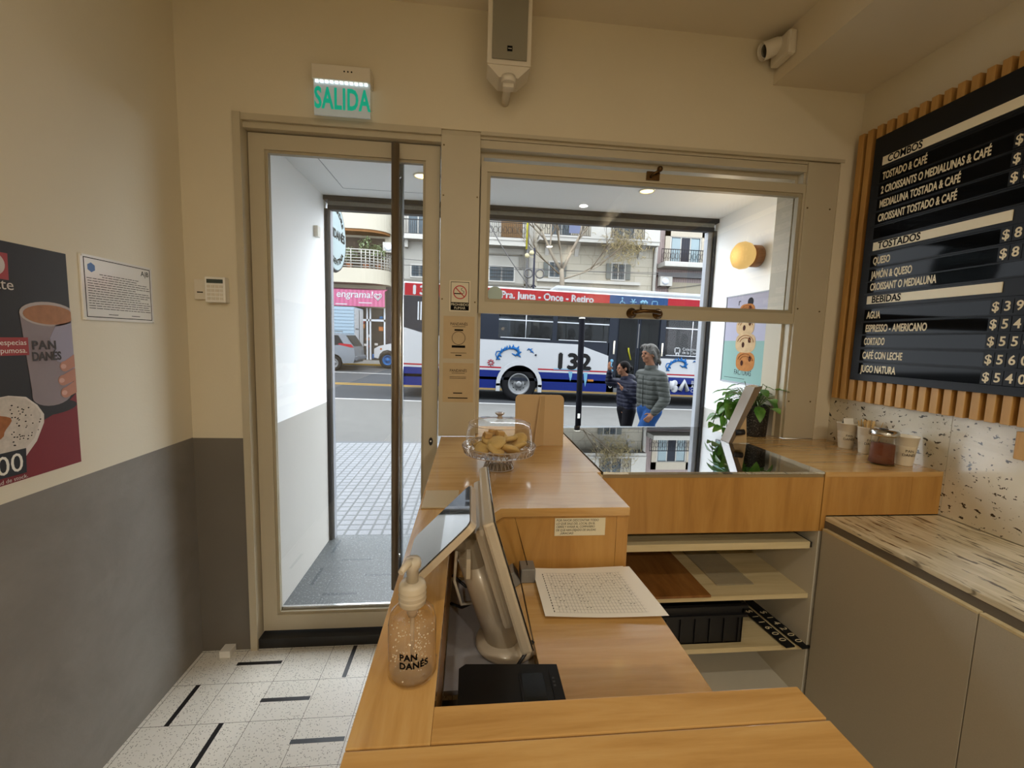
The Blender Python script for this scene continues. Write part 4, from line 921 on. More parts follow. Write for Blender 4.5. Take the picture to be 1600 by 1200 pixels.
# ---------------------------------------------------------------- porch fittings
wl = thing('wall_lamp', 'glowing round glass lamp on a wooden base on the porch wall', 'lamp', (1.87, 2.67, 2.14))
RX = Matrix.Rotation(-pi/2, 3, 'Y')
mb = MB(); mb.lathe([(.066, 0), (.07, .006), (.07, .05), (.066, .056), (.02, .056)], (1.87, 2.67, 2.142), 40, RX); mb.build('wooden_base', wood('walnut lamp base', '7A5030', '976A42', 'AD8055', (2, 14, 14), 5, .5, 0), wl)
mb = MB(); mb.lathe([(.05, .056), (.062, .062), (.082, .085), (.088, .115), (.08, .145), (.055, .166), (.02, .174), (.001, .175)], (1.87, 2.67, 2.142), 40, RX); mb.build('glass_globe', mat('warm opal glass', '7A6540', .5, spec=.1, emit=.72, ecol='F8CC7C'), wl)
l_ = lamp('porch_lamp_light', 'POINT', (1.60, 2.67, 2.142), 2.5, (1, .75, .42), .08)
for i, (x, lb) in enumerate([(1.093, 'round recessed downlight in the porch ceiling, above the window'), (-.311, 'round recessed downlight in the porch ceiling, above the door')]):
    dl = thing('downlight', lb, 'downlight', (x, 2.69, VC))
    mb = MB(); mb.lathe([(.052, -.001), (.052, -.006), (.044, -.008), (.042, -.001)], (x, 2.69, VC), 32, capb=False, capt=False); mb.build('trim_ring', M['white'], dl)
    mb = MB(); mb.lathe([(.041, -.002), (.038, -.0045), (.001, -.006)], (x, 2.69, VC), 32); mb.build('bulb', mat('warm bulb', 'FFE9A8', .3, emit=3, ecol='FFE7A0'), dl)
ALBEDO = .6
fp = thing('pastry_poster', 'framed poster of stacked pastries titled FACTURAS on the porch wall', 'poster', (1.87, 2.71, 1.6))
fx = 1.8695
mb = MB(); mb.box(fx-.008, fx, 2.456, 2.968, 1.298, 1.905); mb.build('backing', mat('poster lavender', 'C6C5DA', .4, coat=.3), fp)
mb = MB(); mb.box(fx-.0086, fx-.008, 2.462, 2.962, 1.304, 1.59); mb.build('lower_band', mat('poster teal', '9FC4BC', .4, coat=.3), fp)
mb = MB()
for a in ((2.452, 2.972, 1.294, 1.302), (2.452, 2.972, 1.901, 1.909), (2.452, 2.46, 1.294, 1.909), (2.964, 2.972, 1.294, 1.909)): mb.box(fx-.012, fx, *a)
mb.build('frame', M['shuttergrey'], fp)
pm_ = [mat('printed bun', 'C98850', .6, var=.45, vscale=30), mat('printed bun pale', 'DDBE94', .6, var=.35, vscale=30), mat('printed filling', '4A2A22', .6), mat('printed crust', 'A8683C', .6)]
for k, (yc, zc, ry, rz_, mi) in enumerate([(2.708, 1.45, .098, .066, 0), (2.72, 1.575, .105, .066, 1), (2.735, 1.69, .095, .062, 1), (2.73, 1.79, .08, .05, 0)]):
    mb = MB(); mb.mi = mi; pol = [(yc + ry*(abs(cos(a))**.7)*(1 if cos(a) > 0 else -1), zc + rz_*(abs(sin(a))**.7)*(1 if sin(a) > 0 else -1)) for a in [2*pi*i/28 for i in range(28)]]
    mb.prism(pol, (fx-.0090, 0, 0), Y, Z, (-.0004-.0002*k, 0, 0)); mb.mi = 2
    for s, q in ((-.5+.1*(k % 2), .02), (.32-.12*(k % 3), -.012)): mb.prism([(yc+ry*s + .015*cos(2*pi*i/7+k), zc+q+.02*sin(2*pi*i/7+k)) for i in range(7)], (fx-.0100, 0, 0), Y, Z, (-.0006, 0, 0))
    mb.mi = 3
    for q in (.55, .8): mb.tube([(fx-.0102, yc+ry*q*cos(a), zc+rz_*q*sin(a)) for a in [.2+pi*.9*i/12 for i in range(13)]], .0022, 5)
    mb.build('printed_bun', pm_, fp)
mb = MB(); mb.text('FACTURAS', (fx-.0088, 2.726, 1.355), -Y, Z, .052, .0003, align='CENTER', sx=.72); mb.text('r', (fx-.0088, 2.83, 1.835), -Y, Z, .07, .0003); mb.prism([(2.70+.03*cos(2*pi*i/20), 1.85+.03*sin(2*pi*i/20)) for i in range(20)], (fx-.0083, 0, 0), Y, Z, (-.0004, 0, 0)); mb.box(fx-.0089, fx-.0086, 2.7, 2.93, 1.328, 1.331); mb.build('lettering', mat('poster dark ink', '3A3A40', .6), fp)
ALBEDO = 1.0
mb = MB(); mb.box(VL, VL+.028, 2.97, 3.02, 2.19, 2.26, bev=.003); sn = mb.build('door_sensor', M['white'], label='small white sensor box on the porch wall beside the shutter guide', cat='sensor')
os_ = thing('hanging_sign', 'round pale blade sign reading MASA MADRE PANDANÉS ARGENTINA outside', 'sign', (-1.2, 3.9, 2.1))
RY = Matrix.Rotation(pi/2, 3, 'Y')
mb = MB(); mb.lathe([(.285, -.02), (.29, -.018), (.29, .018), (.285, .02)], (-1.2, 3.9, 2.405), 56, RY, smooth=False); mb.build('disc', mat('pale sign face', '8C9A9C', .5, spec=.1), os_)
mb = MB(); mb.tube([(-1.2, 3.9+.29*cos(2*pi*i/56), 2.405+.29*sin(2*pi*i/56)) for i in range(57)], .021, 6, caps=False); mb.build('rim', M['blackmetal'], os_)
mb = MB(); mb.text('PANDANÉS', (-1.179, 3.9, 2.385), Y, Z, .105, .001, align='CENTER', sx=.95, bold=.003)
for tx, rad, sg in (('MASA MADRE', .2, 1), ('ARGENTINA', .2, -1)):
    k = len(mb.b.verts); mb.text(tx, (0, 0, 0), X, Y, .07, .001, align='CENTER', bold=.002); mb.b.verts.ensure_lookup_table()
    for v in mb.b.verts[k:]:
        x, y_ = v.co.x, v.co.y
        a = x/rad; r_ = rad + (y_ if sg > 0 else -y_ + .045)
        v.co = V((-1.179+.0005, 3.9 + r_*sin(a), 2.405 + sg*r_*cos(a)))
mb.build('lettering', M['ink'], os_)
mb = MB(); mb.tube([(-1.2, 3.25, 2.55), (-1.2, 3.66, 2.55)], .014, 8); mb.box(-1.24, -1.16, 3.25, 3.256, 2.48, 2.62); mb.build('bracket', M['blackmetal'], os_)
ALBEDO = .25     # lower exposure put into the street colours, against the strong sky
# ---------------------------------------------------------------- street: bus
def fit(mb, tx, o, u, v, size, width, depth=.004, bold=0):
    t_ = MB(); t_.text(tx, (0, 0, 0), X, Y, size); w_ = max(q.co.x for q in t_.b.verts); t_.b.free()
    mb.text(tx, o, u, v, size, depth, sx=width/w_)
    if bold:
        for dx, dz in ((bold, 0), (-bold, 0), (0, bold), (0, -bold)): mb.text(tx, V(o)+V(u)*dx+V(v)*dz, u, v, size, depth*.9, sx=width/w_)
BUSY = 12.0; SLOPE = .018
bus = thing('city_bus', 'blue, white and charcoal city bus numbered 132 passing in the street', 'bus', (1.4, 13.2, -.185))
M['bwhite'] = mat('bus white', 'E9ECF0', .25, coat=.4); M['bdark'] = mat('bus charcoal', '3B404B', .3, coat=.3); M['bblue'] = mat('bus blue', '2A3A8C', .25, coat=.4)
M['bred'] = mat('bus red', 'C62838', .3, coat=.3); M['broof'] = mat('bus roof', 'E4EAEE', .35); M['bglass'] = glass('tinted bus glass', '8E9296', .3, 0, 1.5)
M['rubber'] = mat('tyre rubber', '2B2B2D', .8); M['bsky'] = mat('bus decal blue', '2F7BC8', .4); M['bcyan'] = mat('bus decal light blue', '8CC8EA', .4); M['yellowbar'] = mat('yellow grab rail', 'D8D040', .4)
y0, y1 = BUSY, BUSY+2.5; bx0, bx1 = -2.18, 9.8
def arch(r, cx=1.39, cz=.31, a0=0, a1=pi, n=18): return [(cx+r*cos(a0+(a1-a0)*i/n), cz+r*sin(a0+(a1-a0)*i/n)) for i in range(n+1)]
RA = .60
def side(poly, m, name, parent, lay=0, th=.03): 
    mb = MB(); mb.prism(poly, (0, y0 - .002*lay, 0), X, Z, (0, th, 0)); return mb.build(name, m, parent)
# body shell: roof, rear, front, far wall, floor
mb = MB()
mb.box(bx0, bx1, y0, y1, .42, .5); mb.box(bx0, bx0+.05, y0, y1, .3, 2.66); mb.box(bx1-.05, bx1, y0, y1, .3, 2.66)
mb.box(bx0, bx1, y1-.04, y1, .2, 1.5); mb.box(bx0, bx1, y1-.04, y1, 2.35, 2.66)
for x in (-2.1, .6, 2.35, 4.1, 5.6, 7.3, 9.6): mb.box(x-.06, x+.06, y1-.04, y1, 1.5, 2.35)
mb.build('body_shell', M['bdark'], bus)
prof = [(y0, 2.64), (y0, 2.98), (y0+.12, 3.04), (y0+.5, 3.09), (y1-.5, 3.09), (y1-.12, 3.04), (y1, 2.98), (y1, 2.64)]
mb = MB(); mb.prism(prof, (bx0, 0, 0), Y, Z, (bx1-bx0, 0, 0)); mb.build('roof', M['broof'], bus)
mb = MB(); mb.box(2.4, 7.2, y0+.5, y1-.5, 3.08, 3.24, bev=.07); mb.build('roof_unit', M['broof'], bus)
# lower body of the near side
zs = .77
side([(bx0, .17), (1.39-RA, .17)] + [(a, b) for a, b in arch(RA, a0=pi, a1=pi*.76) if b < zs-.07] + [(1.39-.55, zs-.08), (bx0, zs-.08)], M['bblue'], 'blue_skirt', bus)
side([(1.39+RA, .17), (4.18, .17), (4.18, zs-.08), (1.39+.53, zs-.08)], M['bblue'], 'blue_skirt', bus)
side([(5.52, .17), (bx1, .17), (bx1, zs-.08), (5.52, zs-.08)], M['bblue'], 'blue_skirt', bus)
side([(bx0, zs-.08), (1.39-.46, zs-.08)] + arch(RA, a0=pi*.79, a1=pi*.21) + [(1.39+.46, zs-.08), (3.98, zs-.08), (3.98, 1.24), (3.05, 1.53), (-.6, 1.56), (-1.3, 1.63), (bx0, 1.86)], M['bwhite'], 'white_panel', bus)
side([(5.52, zs-.08), (bx1, zs-.08), (bx1, 1.24), (5.52, 1.24)], M['bwhite'], 'white_panel', bus)
for a, b in ((bx0, .86), (1.92, 3.98), (5.52, bx1)): side([(a, zs-.02), (b, zs-.02), (b, zs+.02), (a, zs+.02)], M['bred'], 'red_stripe', bus, 1)
mb = MB(); o_, i_ = arch(RA+.06, a0=pi*1.03, a1=-pi*.03), arch(RA-.05, a0=pi*1.03, a1=-pi*.03)
for k in range(len(o_)-1):
    mb.prism([o_[k], i_[k], i_[k+1], o_[k+1]], (0, y0-.05, 0), X, Z, (0, .08, 0))
for s in (-1, 1): mb.box(*sorted((1.39+s*(RA+.06), 1.39+s*(RA-.05))), y0-.05, y0+.03, .1, .32)
mb.build('wheel_arch', M['bwhite'], bus)
mb = MB(); mb.box(.7, 2.1, y0+.28, y0+.32, .2, 1.0); mb.build('arch_liner', M['black'], bus)
# charcoal band with window openings
dk = MB()
def dkb(x0_, x1_, z0_, z1_): dk.box(x0_, x1_, y0, y0+.03, z0_, z1_)
dk.prism([(bx0, 1.86), (-1.3, 1.63), (-.6, 1.56), (.74, 1.55), (.74, 2.65), (bx0, 2.65)], (0, y0, 0), X, Z, (0, .03, 0))
dkb(.74, 4.2, 2.36, 2.65); dkb(2.29, 2.42, 1.62, 2.36); dkb(3.95, 4.2, 1.24, 2.36); dk.prism([(.74, 1.62), (.74, 1.55), (3.05, 1.53), (3.98, 1.24), (3.98, 1.62)], (0, y0, 0), X, Z, (0, .03, 0))
dkb(4.2, 5.52, 2.45, 2.65); dkb(3.98, 4.2, .17, 1.24); dkb(5.50, 5.66, 1.24, 2.45); dkb(5.66, bx1, 2.36, 2.65); dkb(7.3, 7.42, 1.32, 2.36); dkb(9.1, bx1, 1.32, 2.36); dkb(5.66, bx1, 1.24, 1.32)
dk.build('charcoal_band', M['bdark'], bus)
for a, b, c in ((.74, 2.29, 1.62), (2.42, 3.95, 1.62), (5.66, 7.3, 1.32), (7.42, 9.1, 1.32)):
    mb = MB(); mb.box(a, b, y0+.012, y0+.018, c, 2.36); wn = mb.build('window', M['bglass'], bus)
    mb = MB(); mb.tube([(a+.06, y0-.004, c+.012), (b-.06, y0-.004, c+.012)], .014, 6); mb.tube([((a+b)/2, y0+.002, c), ((a+b)/2, y0+.002, 2.36)], .012, 6); mb.box(a, b, y0+.002, y0+.02, 2.12, 2.15); mb.build('window_rail', M['shuttergrey'], wn)
# engine grille, rear
mb = MB()
for k in range(5): mb.box(-1.52+k*.075, -1.485+k*.075, y0-.004, y0+.01, 2.0, 2.5)
mb.build('engine_grille', M['shuttergrey'], bus)
# destination band
mb = MB(); mb.box(bx0+.3, 3.9, y0-.012, y0+.02, 2.66, 2.99); mb.box(5.65, bx1, y0-.012, y0+.02, 2.66, 2.99); band = mb.build('red_band', M['bred'], bus)
mb = MB(); fit(mb, 'es - Pra. Junta - Once - Retiro', (.32, y0-.014, 2.735), X, Z, .27, 3.1, bold=.010); fit(mb, '132', (-1.74, y0-.014, 2.70), X, Z, .33, .72, bold=.016); mb.build('lettering', M['bwhite'], band)
mb = MB(); mb.box(3.9, 5.65, y0-.012, y0+.02, 2.66, 2.99); bb = mb.build('blue_band', mat('bus band blue', '2C5A90', .35), bus)
mb = MB(); zz = 2.82
for k, x in enumerate((4.27, 4.6, 4.92, 5.25)):
    if k == 0: mb.ball((x, y0-.016, zz+.09), .03, 8, 6); mb.tube([(x, y0-.016, zz+.06), (x, y0-.016, zz-.02), (x+.06, y0-.016, zz-.02), (x+.09, y0-.016, zz-.09)], .016, 6); mb.tube([(x+.06*cos(i), y0-.016, zz-.05+.06*sin(i)) for i in (2, 3, 4, 5, 6)], .012, 6)
    elif k == 1:
        for i in range(3): a = i*pi/3; mb.tube([(x-.1*cos(a), y0-.016, zz-.1*sin(a)), (x+.1*cos(a), y0-.016, zz+.1*sin(a))], .014, 6)
    elif k == 2:
        for i in range(5): mb.ball((x-.08+.04*i, y0-.016, zz+.03*(i % 2)), .045, 8, 6)
    else: frm(mb, x-.09, x+.09, zz-.07, zz+.07, y0-.014, .022)
mb.build('pictograms', M['bcyan'], bb)
# route number and ornaments
mb = MB(); fit(mb, '132', (2.38, y0-.006, .82), X, Z, .62, 1.08, .003, .028); mb.build('route_number', M['ink'], bus)
mb = MB(); mb.box(2.38, 3.45, y0-.0055, y0-.003, .775, .81); 
for x, zt, zb in ((2.88, .74, .45), (3.33, .72, .30)): mb.prism([(x-.06, zt), (x+.06, zt), (x+.05, (zt+zb)/2), (x+.01, zb), (x-.03, (zt+zb)/2)], (0, y0-.005, 0), X, Z, (0, .003, 0))
mb.build('number_underline', M['bcyan'], bus)
def ornament(dx, dz, s, parent):
    mb = MB(); yy = y0-.004
    def sw(pts, r): mb.tube([(dx+s*a, yy, dz+s*b) for a, b in pts], [s*q for q in r], 6)
    sw([(.05, .0), (.0, .02), (-.04, .10), (-.01, .2), (.08, .22), (.13, .15), (.08, .12)], [.03, .02, .018, .02, .02, .018, .01])
    sw([(.02, -.02), (.08, .12), (.2, .24), (.38, .32), (.56, .34), (.7, .28), (.72, .16), (.62, .1), (.5, .16)], [.03, .035, .03, .03, .05, .06, .05, .035, .015])
    for a, b, c, d_ in ((.12, .17, .15, .33), (.2, .25, .27, .38), (.3, .3, .33, .42), (.42, .34, .40, .44), (.52, .36, .53, .46), (.66, .32, .72, .42), (.72, .2, .82, .22), (.7, .12, .80, .04), (.08, .1, .16, .02), (.02, -.02, -.02, -.08), (.04, -.03, .12, -.07)):
        sw([(a, b), ((a+c)/2+.015, (b+d_)/2), (c, d_)], [.04, .028, .004])
    sw([(1.0, .28), (1.05, .34), (1.12, .30), (1.16, .24), (1.24, .2)], [.01, .025, .03, .02, .01]); sw([(1.1, .3), (1.18, .36)], [.03, .004]); sw([(1.1, .22), (1.2, .26)], [.005, .025])
    ob = mb.build('filigree', M['bsky'], parent)
    m2 = MB(); m2.ball((dx+s*1.3, yy, dz+s*.14), s*.035, 10, 6)
    m2.build('filigree_dot', M['bdark'], parent)
ornament(.72, 1.05, .86, bus); ornament(5.78, .93, .8, bus)
mb = MB()
for i in range(8): a = i*pi/4; mb.tube([(.56+.03*cos(a), y0-.003, .90+.03*sin(a)), (.56+.095*cos(a), y0-.003, .90+.095*sin(a))], [.01, .022], 6)
mb.build('rosette', M['bred'], bus)
mb = MB(); mb.box(3.40, 3.58, y0-.012, y0, .47, .53, bev=.01); mb.build('side_marker', mat('amber marker', 'D89048', .3), bus)
mb = MB(); zl_ = .24
mb.tube([(5.98, y0-.004, zl_+.08), (5.98, y0-.004, zl_+.34)], .075, 8); mb.ball((6.06, y0-.004, zl_+.27), .10, 10, 8, (1, .1, 1)); mb.ball((6.07, y0-.004, zl_+.11), .115, 10, 8, (1, .1, 1))
mb.tube([(6.24, y0-.004, zl_+.06), (6.36, y0-.004, zl_+.34), (6.48, y0-.004, zl_+.06)], .07, 8); mb.build('city_logo', M['bwhite'], bus)
mb = MB()
for i, tx in enumerate(('Buenos', 'Aires', 'Ciudad')): mb.text(tx, (6.58, y0-.006, zl_+.27-.125*i), X, Z, .14, .003)
for i, tx in enumerate(('Colectivos', 'de la Ciudad')): mb.text(tx, (6.22, y0+.008, 1.50-.10*i), X, Z, .115, .003)
frm(mb, 5.98, 6.16, 1.40, 1.58, y0+.010, .03); mb.box(6.02, 6.06, y0+.007, y0+.01, 1.36, 1.4); mb.box(6.1, 6.14, y0+.007, y0+.01, 1.36, 1.4)
mb.build('city_lettering', M['bwhite'], bus)
# blue sign strip beside the door
mb = MB(); mb.ball((4.09, y0-.005, 1.10), .05, 8, 6, (1, .2, 1)); mb.tube([(4.09, y0-.004, 1.05), (4.07, y0-.004, .96), (4.12, y0-.004, .92)], .02, 6); mb.tube([(4.04, y0-.004, .86), (4.14, y0-.004, .80)], .03, 6); mb.build('access_icons', M['bcyan'], bus)
mb = MB()
for i in range(4): frm(mb, 4.05, 4.14, .30+.11*i, .39+.11*i, y0-.002, .02)
mb.build('door_notice', M['broof'], bus)
# middle door
for a in (4.21, 4.87):
    mb = MB(); frm(mb, a, a+.64, .3, 2.44, y0+.05, .055); lf = mb.build('door_leaf', M['bdark'], bus)
    mb = MB(); mb.box(a+.05, a+.59, y0+.03, y0+.035, .36, 2.4); mb.build('door_glass', glass('dark bus door glass', '5A6064', .3, 0, 1.5), lf)
    mb = MB(); mb.tube([(a+.36, y0+.01, 1.50), (a+.37, y0+.01, 1.40), (a+.45, y0+.01, 1.15)], .022, 6); mb.build('grab_rail', M['yellowbar'], lf)
for x in (4.12, 5.58):
    mb = MB(); mb.tube([(x, y0-.03, 1.68), (x, y0-.03, 1.30)], .022, 6); mb.build('grab_rail', M['offwhite'], bus)
def wheel(cx, cy, cz, r, w_, rim, parent, tyre=None):
    RXx = Matrix.Rotation(pi/2, 3, 'X')
    mb = MB(); mb.lathe([(r*.58, -.01), (r*.62, .0), (r*.93, .0), (r, .03), (r, w_-.03), (r*.93, w_), (r*.60, w_), (r*.55, w_-.06)], (cx, cy+w_, cz), 40, RXx, capt=False); wh = mb.build('wheel', M['rubber'], parent)
    mb = MB(); mb.lathe([(r*.62, w_+.004), (r*.58, w_+.014), (r*.50, w_-.03), (r*.46, w_-.06), (r*.18, w_-.05), (r*.17, w_+.03), (r*.12, w_+.045), (.01, w_+.047)], (cx, cy+w_, cz), 32, RXx, capb=False); mb.build('rim', rim, wh)
    mb = MB()
    for k in range(10): a = 2*pi*k/10; mb.lathe([(r*.035, 0), (r*.03, .012)], (cx+r*.36*cos(a), cy+.055, cz+r*.36*sin(a)), 8, RXx)
    mb.build('rim_hole', M['rubber'], wh); return wh
M['brim'] = mat('painted steel rim', 'B8BABC', .35, .5)
wheel(1.39, y0-.0, .315, .505, .28, M['brim'], bus); wheel(7.9, y0+.02, .315, .505, .28, M['brim'], bus)
M['seat'] = mat('bus seat', '24262C', .7)
for k in range(5):
    mb = MB(); xs = .9+.78*k; mb.box(xs, xs+.42, y0+.2, y0+.64, .9, 1.0); mb.box(xs+.36, xs+.46, y0+.2, y0+.64, .95, 1.68, bev=.04); mb.build('seat', M['seat'], bus)
mb = MB()
for x in (1.3, 2.9, 4.1, 5.9): mb.tube([(x, y0+1.0, .5), (x, y0+1.0, 2.6)], .02, 8)
mb.build('stanchion', M['yellowbar'], bus)
# passengers: one continuous bust each
M['dark_coat'] = mat('dark coat', '1F2025', .8)
M['skin'] = mat('skin', 'C08A6C', .55, var=.08, vscale=30)
hairm = mat('dark hair', '1C1613', .6)
def chain(mb, pts, rs, n=10):
    mb.tube(pts, rs, n)
    for p, r in zip(pts, rs): mb.ball(p, r, n, max(6, n*2//3))
def passenger(x, z, y, lab, coat, bulk=1):
    p = thing('person', lab, 'person', (x, y, .5), 'passengers on the bus')
    c = V((x, y, z)); mb = MB()
    mb.ball(c, .1, 12, 10, (1.0, .82, 1.2)); mb.ball(c+V((.09, 0, -.02)), .025, 8, 6); mb.ball(c+V((.07, 0, -.07)), .05, 8, 6)
    for s in (-1, 1): mb.ball(c+V((-.005, .083*s, -.01)), .022, 8, 6, (1, .5, 1.4))
    chain(mb, [c+V((-.02, 0, -.08)), c+V((-.03, 0, -.18))], [.052, .06])
    chain(mb, [c+V((-.04, -.17, -.26)), c+V((-.04, .17, -.26))], [.07, .07]); chain(mb, [c+V((-.04, 0, -.28)), c+V((-.04, 0, -.5)), c+V((-.02, 0, -.72))], [.14, .15, .15])
    for s in (-1, 1):
        chain(mb, [c+V((-.04, .19*s, -.27)), c+V((-.02, .23*s, -.52)), c+V((.18, .16*s, -.6))], [.055, .048, .036])
        chain(mb, [c+V((.0, .09*s, -.74)), c+V((.36, .1*s, -.74)), c+V((.38, .1*s, -1.12))], [.08, .06, .045])
    b = mb.build('body', M['skin'], p, remesh=.02, smooth_it=3)
    mb = MB(); chain(mb, [c+V((-.04, -.17, -.265)), c+V((-.04, .17, -.265))], [.085, .085]); chain(mb, [c+V((-.04, 0, -.24)), c+V((-.04, 0, -.5)), c+V((-.02, 0, -.72))], [.15*bulk, .175*bulk, .175*bulk])
    for s in (-1, 1): chain(mb, [c+V((-.04, .19*s, -.27)), c+V((-.02, .23*s, -.52)), c+V((.15, .17*s, -.59))], [.075, .066, .052])
    mb.build('coat', coat, p, remesh=.022, smooth_it=3)
    mb = MB(); mb.ball(c+V((-.02, 0, .03)), .108, 12, 10, (1.0, .88, 1.08)); mb.ball(c+V((-.06, 0, -.03)), .085, 10, 8); mb.build('hair', hairm, p, remesh=.014, smooth_it=2)
    return p
coat2 = mat('brown coat', '3A2A26', .8); coat3 = mat('maroon coat', '5A2430', .8)
pz = [(1.55, 1.93, 12.85, 'person in dark clothes seated at the left of the first bus window', M['dark_coat']), (1.95, 1.88, 12.8, 'person in a bulky brown coat seated mid first bus window', coat2), (2.33, 1.87, 12.9, 'person in dark clothes behind the pillar between the two bus windows', M['dark_coat']),
      (2.68, 1.91, 12.9, 'person seated at the left edge of the second bus window', M['dark_coat']), (3.12, 1.84, 12.9, 'person with dark hair in the middle of the second bus window', M['dark_coat']), (3.62, 1.86, 12.8, 'person seated in the second bus window, right of the black street post', coat3), (6.72, 1.78, 12.8, 'person in maroon seated in the bus window ahead of the doors', coat3)]
for i, (x, z, y, lab, c_) in enumerate(pz): passenger(x, z, y, lab, c_, 1.15 if i == 1 else 1)
bus.rotation_euler = (0, SLOPE, 0)

# ---------------------------------------------------------------- other vehicles
suv = thing('suv_car', 'silver SUV car driving away to the left beyond the door', 'car', (-8.2, 20.9, -.05))
M['silver'] = mat('silver car paint', '949BA4', .25, .4, coat=.6); M['carglass'] = mat('dark car window', '1E2328', .1, coat=.5)
x0, yn, zb = -10.05, 20.0, -.03
prof = [(0, .45), (.05, .85), (.9, 1.05), (1.7, 1.62), (2.3, 1.74), (3.9, 1.72), (4.35, 1.62), (4.72, 1.08), (4.78, .62), (4.7, .35), (4.25, .32)] + [(3.82+.40*cos(a), .36+.40*sin(a)) for a in (0, .5, 1, 1.57, 2.1, 2.6, 3.14)] + [(1.3, .30)] + [(.9+.40*cos(a), .36+.40*sin(a)) for a in (0, .5, 1, 1.57, 2.1, 2.6, 3.14)] + [(.2, .32)]
mb = MB(); mb.prism(prof, (x0, yn, zb), X, Z, (0, 1.75, 0)); mb.build('body', M['silver'], suv)
mb = MB(); mb.prism([(1.15, 1.1), (1.8, 1.55), (2.5, 1.65), (2.5, 1.12)], (x0, yn-.006, zb), X, Z, (0, 1.762, 0)); mb.prism([(2.58, 1.12), (2.58, 1.65), (3.5, 1.64), (3.5, 1.13)], (x0, yn-.006, zb), X, Z, (0, 1.762, 0)); mb.prism([(3.58, 1.13), (3.58, 1.63), (4.05, 1.6), (4.3, 1.18)], (x0, yn-.006, zb), X, Z, (0, 1.762, 0)); mb.build('side_window', M['carglass'], suv)
mb = MB(); mb.prism([(4.38, 1.60), (4.70, 1.12), (4.715, 1.13), (4.395, 1.61)], (x0, yn+.15, zb), X, Z, (0, 1.45, 0)); mb.build('rear_window', M['carglass'], suv)
mb = MB(); mb.prism([(4.02, 1.19), (4.10, 1.25), (4.62, 1.20), (4.72, 1.06), (4.55, 1.07)], (x0, yn-.008, zb), X, Z, (0, .2, 0)); mb.build('tail_light', M['bred'], suv)
mb = MB(); mb.box(x0+4.55, x0+4.86, yn+.05, yn+1.7, zb+.45, zb+.68, bev=.05); mb.build('bumper', M['silver'], suv)
mb = MB(); mb.box(x0+2.2, x0+4.2, yn+.12, yn+.16, zb+1.76, zb+1.8); mb.build('roof_rail', M['blackmetal'], suv)
for cx_ in (.9, 3.82): wheel(x0+cx_, yn-.01, zb+.33, .35, .22, M['brim'], suv)
bt = thing('box_truck', 'white and blue box truck parked behind the silver SUV', 'truck', (-8.4, 22.8, -.02))
tb = mat('pale blue ribbed truck side', 'B9D3E6', .4)
mb = MB(); mb.box(-11.2, -5.82, 21.95, 23.7, .55, 3.0)
for k in range(14): mb.box(-11.2, -5.85, 21.93, 21.95, .7+k*.165, .74+k*.165)
mb.build('cargo_box', tb, bt)
mb = MB(); mb.box(-5.82, -5.79, 22.0, 23.65, .6, 2.95); mb.mi = 1; mb.box(-5.79, -5.77, 22.78, 22.82, .65, 2.9); mb.box(-5.79, -5.775, 22.1, 22.7, 1.9, 1.94); mb.build('rear_door', [M['bwhite'], M['blackmetal']], bt)
mb = MB(); mb.prism([(-11.0, .75), (-9.2, 1.6), (-7.2, 1.35), (-7.0, 1.1), (-9, 1.2)], (0, 21.925, 0), X, Z, (0, .004, 0)); mb.build('red_swoosh', M['bred'], bt)
mb = MB(); mb.box(-13.0, -11.25, 22.0, 23.65, .5, 2.3, bev=.2); mb.build('cab', M['bwhite'], bt)
for x in (-12.2, -6.8): wheel(x, 21.98, .36, .4, .25, M['brim'], bt)
mb = MB(); mb.box(-5.9, -5.6, 22.0, 23.6, .42, .52); mb.build('rear_step', M['blackmetal'], bt)
wt = thing('delivery_truck', 'white truck with bright blue wheels half hidden by the bus rear', 'truck', (-3, 23.2, -.05))
xo, yo, zo = -4.95, 22.4, -.06
mb = MB(); mb.prism([(0, .55), (0, 1.0), (.25, 1.15), (1.1, 1.35), (1.75, 2.3), (2.9, 2.4), (2.9, .5), (1.15, .5)] + [(.68+.46*cos(a), .5+.46*sin(a)) for a in (0, .5, 1, 1.57, 2.1, 2.6, 3.14)], (xo, yo, zo), X, Z, (0, 1.8, 0)); mb.build('cab', M['bwhite'], wt)
mb = MB(); mb.prism([(1.3, 1.42), (1.85, 2.18), (2.6, 2.22), (2.6, 1.42)], (xo, yo-.006, zo), X, Z, (0, 1.812, 0)); mb.build('side_window', M['carglass'], wt)
mb = MB(); mb.box(xo-.12, xo+.2, yo+.05, yo+1.75, zo+.48, zo+.72, bev=.04); mb.build('bumper', M['bsky'], wt)
mb = MB(); mb.box(xo+2.95, xo+7.0, yo-.1, yo+1.95, zo+.7, zo+3.0); mb.build('cargo_box', M['bwhite'], wt)
mb = MB(); mb.lathe([(.05, 0), (.05, .02)], (xo+.35, yo-.002, zo+1.0), 10, Matrix.Rotation(pi/2, 3, 'X')); mb.build('marker_lamp', mat('orange lamp', 'D87838', .3), wt)
wheel(xo+.68, yo-.02, zo+.42, .42, .25, M['bsky'], wt); wheel(xo+5.6, yo-.02, zo+.42, .42, .25, M['bsky'], wt)

